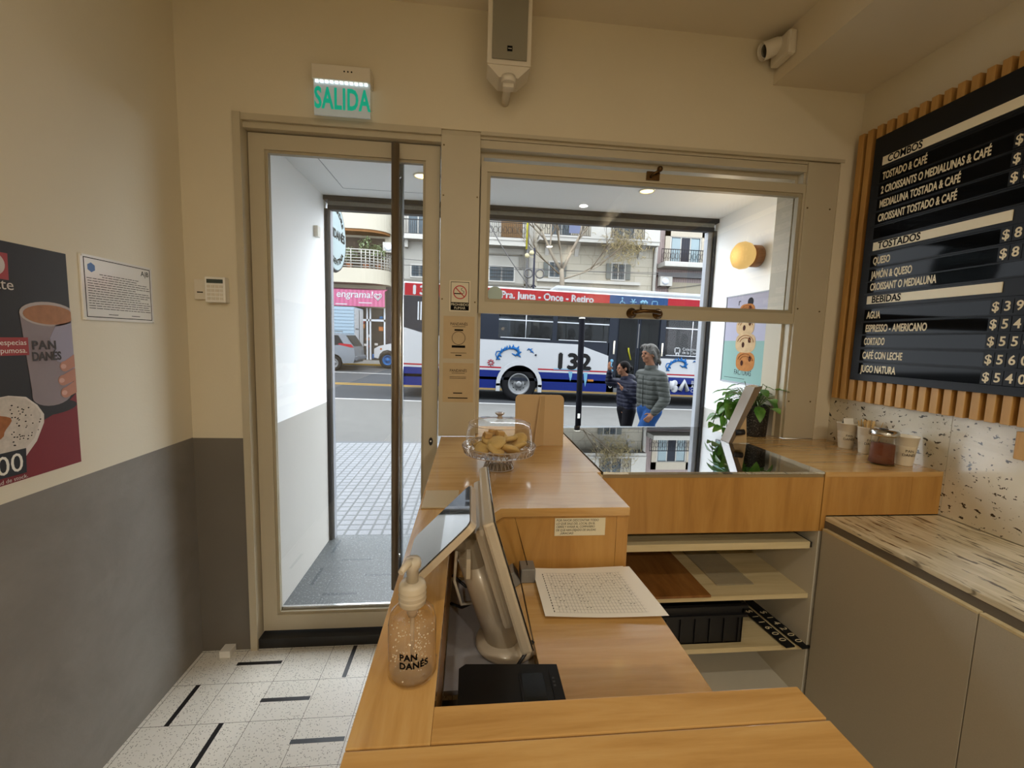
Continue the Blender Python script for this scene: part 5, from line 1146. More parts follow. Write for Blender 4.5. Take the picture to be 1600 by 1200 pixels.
# ---------------------------------------------------------------- street furniture
sp2 = thing('sign_post', 'slim black metal post at the near kerb, in front of the bus', 'post', (1.615, 6.1, -.07))
mb = MB(); mb.tube([(1.625, 6.1, -.07), (1.62, 6.1, .9), (1.612, 6.1, 1.90)], .043, 14); mb.build('post', mat('black post paint', '2A2A30', .6, spec=.1), sp2)
mb = MB(); mb.lathe([(.045, 0), (.046, .012), (.02, .02)], (1.612, 6.1, 1.895), 14); mb.build('cap', M['offwhite'], sp2)
mb = MB(); mb.box(1.60, 1.635, 6.052, 6.058, .43, .50); mb.build('sticker', M['paper'], sp2)
lp = thing('street_lamp', 'dark street lamp post with two round rings and cream globes across the street', 'street lamp', (3.56, 24.7, 0))
mb = MB(); mb.tube([(3.56, 24.7, 0), (3.56, 24.7, 6.9)], [.09, .05], 10); mb.tube([(3.42, 24.7, 4.7), (3.56, 24.7, 4.85), (3.7, 24.7, 4.7)], .04, 6); mb.build('post', mat('navy cast iron', '2C3348', .4), lp)
for x in (3.24, 3.91):
    mb = MB(); mb.tube([(x+.24*cos(2*pi*i/24), 24.7, 5.46+.24*sin(2*pi*i/24)) for i in range(25)], .045, 8, caps=False); mb.tube([(x+(.2 if x < 3.5 else -.2), 24.7, 5.4), (3.56, 24.7, 5.5)], .03, 6); mb.build('ring', M['blackmetal'], lp)
for x, z in ((3.13, 6.45), (3.40, 6.62)):
    mb = MB(); mb.ball((x, 24.7, z), .14, 14, 10); mb.tube([(x, 24.7, z), (3.56, 24.7, z-.1)], .02, 6); mb.build('globe', mat('cream globe', 'F0E4B8', .4), lp)
ups = thing('utility_pole', 'tall dark utility pole beside the street lamp across the street', 'pole', (3.22, 25.2, 0))
mb = MB(); mb.tube([(3.22, 25.2, 0), (3.22, 25.2, 11)], [.09, .06], 8); mb.build('pole', M['blackmetal'], ups)
mb = MB(); mb.tube([(3.14, 25.15, 6.9), (3.16, 25.15, 8.2), (3.2, 25.15, 9.0)], .06, 8); mb.build('yellow_guard', M['yellowbar'], ups)
for i, (a, b, sag, lb) in enumerate([((.2, 24.2, 9.2), (3.6, 24.2, 4.3), .35, 'thick black cable sloping down to the street lamp'), ((-12, 26, 6.6), (22, 26, 6.3), .5, 'upper thin wire strung along the far facades'), ((-12, 26, 5.9), (22, 26, 6.5), .3, 'lower thin wire strung along the far facades'), ((12.3, 28.35, 5.4), (21, 28.4, 7.6), .5, 'black cable swooping across the mauve building')]):
    a, b = V(a), V(b); mb = MB(); mb.tube([a.lerp(b, t_/16) - Z*sag*4*(t_/16)*(1-t_/16) for t_ in range(17)], .03 if i == 0 else .018, 6); mb.build('overhead_cable', M['black'], label=lb, cat='cable')
# bare tree
tr2 = thing('bare_tree', 'leafless pale street tree standing across the street before the cream facade', 'tree', (5.4, 25.3, 0))
r5 = random.Random(21); trunk = MB(); tw = MB()
def branch(p, d, L, r, depth):
    p = V(p); d = V(d).normalized(); pts_ = [p]; q = p
    for i in range(4):
        d = (d + V((r5.uniform(-.16, .16), r5.uniform(-.16, .16), r5.uniform(-.02, .12)))).normalized(); q = q + d*L/4; pts_.append(q)
    (trunk if depth < 3 else tw).tube(pts_, [r*(1-.13*i) for i in range(5)], 6 if depth < 3 else 4)
    if depth < 6:
        for k in range(3 if depth < 5 else 2):
            a = r5.uniform(0, 2*pi); branch(pts_[(-1, 2, 3)[k]], d + V((cos(a), .8*sin(a), r5.uniform(-.1, .3)))*.62, L*r5.uniform(.68, .85), r*.55, depth+1)
trunk.tube([(5.4, 25.3, 0), (5.35, 25.3, 3), (5.36, 25.3, 5.2), (5.3, 25.3, 5.9)], [.2, .16, .14, .13], 10)
branch((5.3, 25.3, 5.8), (-.62, .0, 1), 2.6, .11, 1); branch((5.3, 25.3, 5.8), (.45, .05, 1), 2.4, .11, 1); branch((5.3, 25.3, 5.9), (.0, -.3, 1), 2.2, .08, 2); branch((5.34, 25.3, 5.3), (1, 0, .3), 2.4, .06, 2); branch((5.34, 25.3, 5.5), (-1, 0, .6), 1.8, .05, 3)
M['bark'] = mat('pale bark', 'B3A796', .85, var=.3, vscale=9)
trunk.build('trunk', M['bark'], tr2, recalc=False); tw.build('twigs', mat('twig bark', '8A7C6A', .85), tr2, recalc=False)

# ---------------------------------------------------------------- far buildings
FY = 28.5; M['iron'] = mat('dark iron railing', '3A3C42', .5); M['bglz'] = mat('facade window glass', '6C7C86', .15, coat=.4); M['fwhite'] = mat('facade white trim', 'E6E4DC', .7, var=.05)
def stone(name, c, c2, joint, w_, h_):
    t = NT(name); v = t.coord(rot=(pi/2, 0, 0))
    br = t.n('ShaderNodeTexBrick', {'Vector': v, 'Color1': lin(c), 'Color2': lin(c2), 'Mortar': lin(joint), 'Scale': 1, 'Mortar Size': .02, 'Brick Width': w_, 'Row Height': h_})
    t.bsdf({'Base Color': t.mix(t.n('ShaderNodeMath', {0: t.noise(t.coord(), 1.2, 6), 1: .3}, operation='MULTIPLY').outputs[0], br.outputs[0], 'A8A296'), 'Roughness': .85}); return t.m
def facade(name, lab, x0, x1, h, m): 
    b = thing(name, lab, 'building', ((x0+x1)/2, FY+2, 0)); mb = MB(); mb.box(x0, x1, FY, FY+6, -.1, h); mb.build('wall', m, b); return b
def railing(b, x0, x1, z0, z1, y, step=.13, curl=False):
    mb = MB(); mb.box(x0, x1, y-.02, y+.02, z1-.05, z1); mb.box(x0, x1, y-.02, y+.02, z0, z0+.04); x = x0
    while x < x1: mb.box(x-.012, x+.012, y-.012, y+.012, z0, z1); x += step
    if curl:
        x = x0+.2
        while x < x1-.2: mb.tube([(x+.13*cos(i*pi/6), y, (z0+z1)/2+.2*sin(i*pi/6)) for i in range(13)], .015, 4, caps=False); x += .3
    return mb.build('railing', M['iron'], b)
def win(b, x0, x1, z0, z1, fr='fwhite', bars=0, name='window', mull=1, glz='bglz'):
    mb = MB(); t_ = .09
    frm2 = ((x0-t_, x1+t_, z0-t_, z0), (x0-t_, x1+t_, z1, z1+t_), (x0-t_, x0, z0, z1), (x1, x1+t_, z0, z1))
    for a in frm2: mb.box(a[0], a[1], FY-.07, FY+.02, a[2], a[3])
    for i in range(mull): xm = x0+(x1-x0)*(i+1)/(mull+1); mb.box(xm-.035, xm+.035, FY-.05, FY+.02, z0, z1)
    w_ = mb.build(name, M[fr], b)
    mb = MB(); mb.box(x0, x1, FY-.02, FY+.01, z0, z1); mb.build('pane', M[glz], w_)
    if bars:
        mb = MB(); n_ = int((x1-x0)/.16)
        for i in range(1, n_): mb.box(x0+(x1-x0)*i/n_-.012, x0+(x1-x0)*i/n_+.012, FY-.1, FY-.08, z0, z1)
        for i in range(1, 4): zz_ = z0+(z1-z0)*i/4; mb.box(x0, x1, FY-.1, FY-.08, zz_-.012, zz_+.012)
        mb.build('window_bars', M['iron'], w_)
    return w_
M['shutterbrown'] = mat('brown roller blind', 'A07B50', .7, var=.1)
# B1: modern cream building with curved balconies and the pink shop
M['b1'] = mat('cream render', 'D9CFB8', .8, var=.06, vscale=1.5)
b1 = facade('apartment_building', 'cream apartment block with curved balconies above a pink shop awning', -16, -5.05, 17, M['b1'])
def curved(zlo, zhi, off, m, name, y_out=1.15, xe=-5.2, solid=True):
    R_ = y_out; pl_ = [(-16, FY-R_+off), (xe-1.6, FY-R_+off)] + [(xe-1.6+(1.6-off)*sin(a), FY-(R_-off)*cos(a)) for a in [i*pi/2/10 for i in range(1, 11)]]
    if solid: pl_ = pl_ + [(-16, FY)]
    else: pl_ = pl_ + [(p[0]-(.06 if i else 0), p[1]+.08) for i, p in list(enumerate(pl_))[::-1]]
    mb = MB(); mb.prism(pl_, (0, 0, zlo), X, Y, (0, 0, zhi-zlo)); mb.build(name, m, b1); return pl_
cream2 = mat('balcony cream', 'EDE6D2', .7, var=.04)
curved(4.85, 5.05, 0, cream2, 'balcony_edge'); curved(5.05, 5.75, .03, cream2, 'balcony_slab')
pl_ = curved(8.1, 8.35, 0, cream2, 'balcony_edge'); curved(8.35, 9.55, .03, cream2, 'balcony_parapet', solid=False); curved(7.95, 8.1, .06, mat('terracotta soffit', 'A8764A', .8), 'balcony_soffit')
curved(11.4, 12.6, .03, cream2, 'balcony_parapet')
out = pl_[:12]
mb = MB()
for k in range(7): mb.tube([(x, y+.05, 5.85+k*.17) for x, y in out], .022 if k < 6 else .035, 5)
for x, y in out[1:]: mb.tube([(x, y+.05, 5.75), (x, y+.05, 6.9)], .03, 6)
for k in range(12): mb.tube([(-16+k*.78, out[0][1]+.05, 5.75), (-16+k*.78, out[0][1]+.05, 6.9)], .03, 6)
mb.build('railing', M['fwhite'], b1)
mb = MB(); mb.box(-15.5, -5.6, FY-.04, FY, 5.75, 7.8); mb.build('recess_glass', mat('dark recess', '5A5048', .6), b1)
for x0_, x1_ in ((-12, -10.4), (-9.6, -8.2)): win(b1, x0_, x1_, 9.9, 11, 'fwhite', 0)
win(b1, -9.3, -7.9, 9.6, 10.9, 'fwhite')
mb = MB(); mb.box(-9.2, -5.55, FY-.06, FY, .05, 3.4); sh1 = mb.build('shopfront', mat('shop glass', '4A4644', .15, var=.4, vscale=3), b1)
for x in (-9.0, -7.9, -6.7, -6.5, -5.6):
    mb = MB(); mb.box(x-.05, x+.05, FY-.12, FY-.04, .05, 3.4); mb.build('shop_mullion', M['shuttergrey'], sh1)
mb = MB(); mb.box(-9.1, -5.55, FY-.12, FY-.04, 2.55, 2.68); mb.build('transom', M['shuttergrey'], sh1)
r6 = random.Random(4)
goods = [mat('shop goods blue', '3C86C8', .6), mat('shop goods orange', 'D88850', .6), mat('shop goods white', 'E8E4E0', .6), mat('shop goods red', 'B04048', .6)]
for k in range(16):
    mb = MB(); x, z = r6.uniform(-7.7, -5.8), r6.uniform(.4, 3.1); mb.box(x, x+r6.uniform(.1, .3), FY-.085, FY-.07, z, z+r6.uniform(.08, .3)); mb.build('display_card', goods[k % 4], sh1)
mb = MB(); mb.box(-5.52, -5.06, FY-.05, FY+.02, 0, 4.8); mb.build('dark_column', mat('dark granite column', '4A4750', .4), b1)
def m_awn():
    t = NT('pink striped awning'); v = t.coord(); s_ = t.n('ShaderNodeSeparateXYZ', {0: v})
    f = t.n('ShaderNodeMath', {0: t.n('ShaderNodeMath', {0: s_.outputs[0], 1: 3.9}, operation='MULTIPLY').outputs[0]}, operation='FRACT').outputs[0]
    f = t.n('ShaderNodeMath', {0: f, 1: .5}, operation='GREATER_THAN').outputs[0]
    t.bsdf({'Base Color': t.mix(f, 'D85C96', 'C23C7C'), 'Roughness': .7}); return t.m
aw = thing('shop_awning', 'pink striped shop awning lettered engrama! with a heart', 'awning', (-7.3, FY-.5, 3.45))
ay = FY-1.0
mb = MB(); mb.prism([(FY-.05, 4.62), (ay, 4.42), (ay, 3.42), (ay+.05, 3.42), (ay+.05, 4.36), (FY-.05, 4.56)], (-9.6, 0, 0), Y, Z, (4.18, 0, 0)); mb.build('canopy', m_awn(), aw)
mb = MB(); fit(mb, 'engrama!', (-8.36, ay-.008, 3.96), X, Z+X*.12, .60, 2.2, bold=.010)
for k, q in ((1, 1.0), (0, .62)):
    pts_ = [V((-5.83+q*.24*.95*sin(a)**3, ay-.008, 4.05+q*.019*(13*cos(a)-5*cos(2*a)-2*cos(3*a)-cos(4*a))*.75)) for a in [2*pi*i/28 for i in range(29)]]
    mb.tube(pts_, .028, 5, caps=False)
mb.box(-8.4, -7.7, ay-.006, ay-.002, 3.5, 3.56); mb.box(-7.0, -6.2, ay-.006, ay-.002, 3.62, 3.67)
mb.build('lettering', M['bwhite'], aw)
# balcony plants
for i, (x, h_, lb) in enumerate([(-6.62, 2.05, 'taller leafy shrub in a terracotta pot on the curved balcony'), (-5.85, 1.6, 'round leafy shrub in a terracotta pot at the curve of the balcony'), (-7.65, 1.3, 'leafy shrub on the curved balcony behind the round shop sign')]):
    pl2 = thing('balcony_shrub', lb, 'shrub', (x, FY-.6, 5.75)); mb = MB(); mb.lathe([(.14, 0), (.2, .3), (.21, .32), (.18, .3)], (x, FY-.6, 5.75), 16); mb.build('pot', mat('terracotta', 'C87850', .8), pl2)
    mb = MB(); mb.tube([(x, FY-.6, 6.0), (x+.03, FY-.6, 5.75+h_*.6)], .03, 6); mb.build('stem', M['bark'], pl2)
    mb = MB()
    for k in range(260):
        d_ = V((r6.gauss(0, 1), r6.gauss(0, 1), r6.gauss(0, 1))).normalized()*r6.random()**.4; p = V((x+d_.x*.5, FY-.6+d_.y*.4, 5.75+h_*.68+d_.z*h_*.34))
        leaf(mb, p, (r6.uniform(-1, 1), r6.uniform(-1, 1), r6.uniform(-.7, .7)), (0, 0, 1), .17, .05)
    mb.build('foliage', m_leaf('shrub leaf', '8CB070', 'B4D094', 'DCECC0') if i == 0 else pl2_leaf, pl2, recalc=False)
    if i == 0: pl2_leaf = bpy.data.materials['shrub leaf']
def aircon(x0, z0, lb, y=FY-.45, w_=.85, h_=.62):
    a = thing('air_conditioner', lb, 'air conditioner', (x0+w_/2, y, z0)); mb = MB(); mb.box(x0, x0+w_, y-.18, y+.2, z0, z0+h_, bev=.02); mb.build('casing', M['fwhite'], a)
    mb = MB(); mb.lathe([(.25, 0), (.25, .012), (.05, .02)], (x0+w_*.42, y-.18, z0+h_/2), 24, Matrix.Rotation(pi/2, 3, 'X')); mb.build('fan_grille', M['shuttergrey'], a)
    mb = MB()
    for s in (.12, w_-.12): mb.box(x0+s-.02, x0+s+.02, y-.15, FY, z0-.05, z0)
    mb.build('bracket', M['blackmetal'], a)
aircon(-5.6, 6.85, 'white air conditioner unit on the curved balcony wall', FY-.5)
# B2: pale grey building
b2 = facade('grey_building', 'pale grey rendered building with a brown roller blind and barred windows', -5.05, 4.1, 16, mat('pale grey render', 'CFCDC4', .85, var=.08, vscale=1.5))
win(b2, -3.9, -2.9, 5.55, 6.25, 'fwhite', 1); win(b2, 1.15, 2.75, 5.5, 6.38, 'fwhite', 1); win(b2, -.9, .3, 5.5, 6.3, 'fwhite', 1)
mb = MB(); mb.box(.9, 3.65, FY-.9, FY+.05, 7.6, 8.05); mb.box(.9, 3.65, FY-.95, FY, 7.92, 8.08); mb.build('balcony_slab', M['fwhite'], b2); railing(b2, .95, 3.6, 8.08, 9.05, FY-.85, curl=True)
w_ = win(b2, 1.83, 3.24, 8.08, 10.4, 'fwhite', 0, 'balcony_door', 0); mb = MB()
for k in range(24): mb.box(1.84, 3.23, FY-.05, FY-.02, 8.1+k*.095, 8.17+k*.095)
mb.build('roller_blind', M['shutterbrown'], w_)
mb = MB(); mb.box(-4.6, -2.4, FY-.8, FY, 7.75, 8.05); mb.box(-4.3, -4.1, FY-.4, FY, 7.3, 7.75); mb.box(-2.9, -2.7, FY-.4, FY, 7.3, 7.75); mb.build('balcony_slab', M['fwhite'], b2); railing(b2, -4.55, -2.45, 8.05, 8.95, FY-.75); win(b2, -4.1, -2.9, 8.1, 10.4, 'fwhite', 0, 'balcony_door', 1)
mb = MB()
for a in ((1.0, 3.3, 7.15, 7.25), (3.1, 3.3, 6.3, 7.2), (3.45, 3.75, 0, 7.6), (-5, 4.1, 5.2, 5.35)): mb.box(a[0], a[1], FY-.12, FY, a[2], a[3])
mb.build('moulding', mat('grey moulding', '9A9890', .8), b2)
for x in (-3.8, -.6, 2.2):
    win(b2, x-.5, x+.5, 11.6, 13.4, 'fwhite', 0)
mb = MB(); mb.box(-4.5, 3.2, FY-.05, FY, .1, 3.6); mb.build('shop_shutter', mat('grey shop shutter', '9B9A98', .6, var=.25, vscale=2), b2)
# B3: cream ashlar building with balcony
b3 = facade('cream_building', 'cream stone building with a long railed balcony and shuttered windows', 4.1, 12.3, 16, stone('cream ashlar', 'DDD6C2', 'D2CAB4', 'A39C8A', 1.9, .62))
mb = MB(); mb.box(4.25, 12.25, FY-1.0, FY+.02, 8.05, 8.35); mb.box(4.25, 12.25, FY-1.05, FY, 8.28, 8.4)
for x in (4.8, 6.8, 8.9, 11.2): mb.prism([(FY, 7.3), (FY, 8.05), (FY-.8, 8.05), (FY-.25, 7.75)], (x, 0, 0), Y, Z, (.25, 0, 0))
mb.build('balcony_slab', M['fwhite'], b3); railing(b3, 4.3, 7.6, 8.4, 9.5, FY-.95, .15, True); railing(b3, 8.9, 11.2, 8.4, 9.5, FY-.95, .12, True)
mb = MB(); mb.box(7.6, 8.9, FY-1.0, FY-.9, 8.4, 9.5); mb.box(11.2, 12.25, FY-1.0, FY-.9, 8.4, 9.5); mb.build('balcony_pier', M['fwhite'], b3)
for a, b in ((5.2, 6.5), (9.45, 10.8)):
    w_ = win(b3, a, b, 8.4, 11, 'fwhite', 0, 'balcony_door', 1)
mb = MB(); mb.box(6.15, 7.0, FY-1.02, FY-1.0, 8.55, 9.35); mb.build('blue_panel', mat('blue perforated panel', '8C96B8', .7, var=.3, vscale=20), b3)
for a, b, c, d_ in ((5.15, 5.85, 5.9, 6.85), (9.45, 10.3, 5.92, 6.95)):
    w_ = win(b3, a, b, c, d_, 'fwhite', 1, 'window', 1)
    for s in (a-.42, b+.08):
        mb = MB(); mb.box(s, s+.34, FY-.1, FY-.04, c, d_)
        for k in range(8): mb.box(s+.03, s+.31, FY-.12, FY-.1, c+.05+k*(d_-c)/8.3, c+.11+k*(d_-c)/8.3)
        mb.build('shutter_leaf', mat('grey green shutter', '8E9490', .7) if 'grey green shutter' not in bpy.data.materials else bpy.data.materials['grey green shutter'], w_)
mb = MB(); mb.box(4.3, 11.4, FY-.25, FY, 5.55, 5.75); mb.box(4.1, 12.3, FY-.12, FY, 5.1, 5.25); mb.build('ledge', M['fwhite'], b3)
for x in (6.2, 10.2): win(b3, x-.55, x+.55, 12, 14, 'fwhite', 0)
mb = MB(); mb.box(4.6, 11.8, FY-.05, FY, .1, 3.6); mb.build('shop_shutter', bpy.data.materials['grey shop shutter'], b3)
dv = thing('dry_vine', 'tangled dry straw coloured plant hanging from the cream balcony', 'plant', (9.9, FY-1.1, 8.0)); mb = MB()
for k in range(420):
    p = V((r6.gauss(9.75, .72), FY-1.05-r6.random()*.5, 8.25+r6.gauss(-.25, .55))); q = p
    pts_ = [p]
    for i in range(3): q = q + V((r6.uniform(-.22, .22), r6.uniform(-.1, .1), r6.uniform(-.22, .14))); pts_.append(q)
    mb.tube(pts_, [.016, .013, .01, .006], 4)
mb.build('stems', mat('dry straw', 'CDBB8A', .9, var=.3, vscale=4), dv, recalc=False)
dp = MB(); dp.tube([(12.4, FY-.14, 0), (12.4, FY-.14, 15)], .12, 12); dp.build('downpipe', M['fwhite'], label='white vertical downpipe between the cream and mauve buildings', cat='pipe')
# B4: mauve ribbed building
def m_rib():
    t = NT('mauve ribbed wall'); v = t.coord(); s_ = t.n('ShaderNodeSeparateXYZ', {0: v}); f = t.n('ShaderNodeMath', {0: t.n('ShaderNodeMath', {0: s_.outputs[0], 1: 6}, operation='MULTIPLY').outputs[0]}, operation='FRACT').outputs[0]
    f = t.n('ShaderNodeMath', {0: f, 1: .75}, operation='GREATER_THAN').outputs[0]
    t.bsdf({'Base Color': t.mix(f, 'B09C98', '8E7C7A'), 'Roughness': .85}); return t.m
b4 = facade('mauve_building', 'mauve ribbed building with a white French window over a canopy', 12.5, 22, 16, m_rib())
mb = MB(); mb.box(13.05, 13.4, FY-.1, FY, 7.1, 9.5); mb.box(15.65, 16.0, FY-.1, FY, 7.1, 9.5); mb.box(13.05, 16, FY-.1, FY, 8.95, 9.5); mb.build('window_surround', mat('cream surround', 'DDD3C0', .8), b4)
w_ = win(b4, 13.5, 15.55, 7.15, 8.9, 'fwhite', 0, 'french_window', 2); mb = MB(); mb.box(14.2, 14.85, FY-.035, FY-.02, 7.2, 8.88); mb.build('dark_opening', M['bdark'], w_)
mb = MB(); mb.box(13.55, 14.15, FY-.04, FY-.022, 7.2, 8.85); mb.box(14.92, 15.5, FY-.04, FY-.022, 7.2, 8.85); mb.build('curtain', mat('pale blue curtain', 'B8CCD2', .8), w_)
railing(b4, 12.6, 16.2, 7.1, 8.0, FY-.6, .16, True)
mb = MB(); mb.box(12.6, 20, FY-1.2, FY, 6.75, 7.08, bev=.04); mb.mi = 1; mb.box(12.6, 20, FY-.3, FY, 6.2, 6.5); mb.build('canopy', [M['fwhite'], M['black']], b4)
mb = MB(); mb.box(13.5, 20, FY-.06, FY, 4.2, 5.9); mb.build('fascia', mat('cream fascia', 'CFC6B0', .8), b4)
aircon(12.62, 5.55, 'white air conditioner unit under the canopy of the mauve building')

# ---------------------------------------------------------------- pedestrians
def hand(mb, w, d, side, curl=.5, s=1.0):
    """palm at wrist w, fingers along d; side = thumb direction"""
    w, d, side = V(w), V(d).normalized(), V(side).normalized(); side = (side - d*side.dot(d)).normalized(); n = d.cross(side).normalized()
    for k, f in enumerate((-.028, -.01, .009, .027)):
        mb.tube([w + side*f*.55*s, w + (d*.075 + side*f)*s], [.014*s, .013*s], 8)
    mb.ball(w + d*.045*s, .03*s, 10, 8, (1, 1, 1))
    for k, (f, L) in enumerate(((.029, .070), (.010, .080), (-.009, .075), (-.027, .058))):
        b = w + (d*.078 + side*f)*s; L *= s
        e1 = b + (d*cos(curl*.5) + n*sin(curl*.5) + side*f*4)*L*.5; e2 = e1 + (d*cos(curl*1.4) + n*sin(curl*1.4))*L*.5
        chain(mb, [b, e1, e2], [.0095*s, .0088*s, .0075*s], 8)
    b = w + (d*.02 + side*.026)*s; e1 = b + (d*.5 + side*.8 + n*.2)*.036*s; e2 = e1 + (d*.85 + side*.35 + n*.3)*.032*s
    chain(mb, [b, e1, e2], [.013*s, .011*s, .009*s], 8)
def head(mb, c, f, s):
    """head centred c facing f (horizontal), head height .23*s"""
    c, f = V(c), V(f).normalized(); r = f.cross(Z).normalized(); Rm = Matrix((f, -r, Z)).transposed()
    def B(a, b, z, rad, sq=(1, 1, 1)): mb.ball(c + (f*a + r*b + Z*z)*s, rad*s, 14, 10, sq, Rm)
    B(-.012, 0, .025, .088, (1.1, .87, 1.02)); B(.012, 0, -.035, .07, (1.05, .88, 1.15)); B(.05, 0, -.085, .032, (1, 1.15, .9)); B(.055, 0, -.005, .045, (.8, 1.25, 1))
    B(.094, 0, -.015, .013, (1, .8, 1.9)); B(.106, 0, -.032, .014, (1, 1.05, .8))           # nose
    B(.086, 0, .022, .016, (.7, 2.9, .6)); B(.083, 0, -.062, .015, (.7, 1.7, .5)); B(.079, 0, -.073, .015, (.7, 1.5, .5))     # brow, lips
    for q in (-1, 1): B(-.012, .079*q, -.012, .03, (.6, .35, 1.1)); B(.06, .035*q, -.035, .026)
def eyes(c, f, s, parent, body):
    c, f = V(c), V(f).normalized(); r = f.cross(Z).normalized()
    for q in (-1, 1):
        mb = MB(); mb.ball(c + (f*.084 + r*.032*q + Z*.004)*s, .0105*s, 10, 8); mb.build('eye', M['ink'], body)
def person(lab, base, scale, f, pose, mats, hair):
    p = thing('person', lab, 'person', base); P = {k: V(v) for k, v in pose.items()}; s = scale
    mb = MB(); head(mb, P['head'], f['face'], s); chain(mb, [P['neck'], P['head'] + V((0, 0, -.06*s))], [.058*s, .055*s])
    hip, ch, sh = P['hip'], P['chest'], (P['shL'] + P['shR'])/2
    ax = (P['shL'] - P['shR']).normalized()
    chain(mb, [P['shL'], sh, P['shR']], [.055*s, .075*s, .055*s]); 
    for q in (-.07, 0, .07): chain(mb, [ch + ax*q*s + Z*.05*s, hip + ax*q*s + Z*.1*s, hip + ax*q*s], [.105*s, .095*s, .1*s])
    for S_ in 'LR':
        chain(mb, [P['sh'+S_], P['el'+S_], P['wr'+S_]], [.05*s, .038*s, .026*s]); hand(mb, P['wr'+S_], P['hd'+S_] - P['wr'+S_], P['th'+S_], f.get('curl', .6), s)
        hp = hip + ax*(.09*s if S_ == 'L' else -.09*s)
        chain(mb, [hp, P['kn'+S_], P['an'+S_]], [.085*s, .056*s, .04*s]); chain(mb, [P['an'+S_] + Z*-.03*s, P['an'+S_] + (V(f['walk'])*.15 - Z*.05)*s], [.042*s, .032*s])
    body = mb.build('body', M['skin'], p, remesh=.0065, smooth_it=4); eyes(P['head'], f['face'], s, p, body)
    mb = MB(); a = 1.32
    chain(mb, [P['shL'], sh + Z*.01*s, P['shR']], [.078*s, .1*s, .078*s])
    for q in (-.085, 0, .085): chain(mb, [ch + ax*q*s + Z*.06*s, (ch+hip)/2 + ax*q*s, hip + ax*q*s + Z*.13*s, hip + ax*q*s + Z*.055*s], [.116*s, .121*s, .118*s, .114*s])
    for S_ in 'LR':
        w2 = P['wr'+S_].lerp(P['el'+S_], .08); k = 5
        for a_, b_, r0, r1 in ((P['sh'+S_], P['el'+S_], .08, .070), (P['el'+S_], w2, .070, .047)):
            pts_ = [a_.lerp(b_, i/(2*k)) for i in range(2*k+1)]; chain(mb, pts_, [(r0+(r1-r0)*i/(2*k))*s*(1.05 if i % 2 else .95) for i in range(2*k+1)], 12)
    mb.tube([P['neck'] - Z*.03*s, P['neck'] + Z*.035*s], [.085*s, .078*s], 16)
    if f.get('hood'): mb.ball(P['neck'] - V(f['face'])*.075*s + Z*.0*s, .085*s, 12, 8, (1.1, 1.2, .75)); 
    mb.build('jacket', mats[0], p, remesh=.011, smooth_it=3)
    if f.get('zip'):
        mb = MB(); fv = V(f['zip']).normalized(); mb.tube([ch + fv*.155*s + Z*.14*s, (ch+hip)/2 + fv*.152*s, hip + fv*.138*s + Z*.05*s], .005*s, 6); mb.build('zip', mat('dark zip', '3A3E38', .7), p)
    mb = MB()
    for S_ in 'LR':
        hp = hip + ax*(.085*s if S_ == 'L' else -.085*s); pts_ = [hp, hp.lerp(P['kn'+S_], .5), P['kn'+S_], P['an'+S_] + Z*.03*s]; chain(mb, pts_, [.112*s, .096*s, .076*s, .066*s], 14)
    chain(mb, [hip + ax*.06*s + Z*.04*s, hip - ax*.06*s + Z*.04*s], [.115*s, .115*s]); mb.build('trousers', mats[1], p, remesh=.011, smooth_it=3)
    for S_ in 'LR':
        mb = MB(); an = P['an'+S_]; w_ = V(f['walk']); chain(mb, [an - Z*.035*s - w_*.03*s, an - Z*.045*s + w_*.08*s, an - Z*.055*s + w_*.17*s], [.054*s, .048*s, .04*s]); mb.build('shoe', M['black'], p, remesh=.01, smooth_it=2)
    mb = MB(); hair(mb, P['head'], V(f['face']).normalized(), s); mb.build('hair', mats[2], p, remesh=.007, smooth_it=1); return p
def m_quilt(name, c, c2, n):
    t = NT(name); v = t.coord(); s_ = t.n('ShaderNodeSeparateXYZ', {0: v})
    w = t.n('ShaderNodeMath', {0: t.n('ShaderNodeMath', {0: t.n('ShaderNodeMath', {0: s_.outputs[2], 1: t.n('ShaderNodeMath', {0: t.noise(v, 3), 1: .04}, operation='MULTIPLY').outputs[0]}, operation='ADD').outputs[0], 1: n}, operation='MULTIPLY').outputs[0]}, operation='SINE').outputs[0]
    h = t.n('ShaderNodeMath', {0: w}, operation='ABSOLUTE').outputs[0]; h = t.n('ShaderNodeMath', {0: h, 1: .5}, operation='POWER').outputs[0]
    t.bsdf({'Base Color': t.mix(t.noise(v, 14, 4), c, c2), 'Roughness': .6, 'Specular IOR Level': .1, 'Normal': t.bump(h, .6, .02)}); return t.m
hs = .93
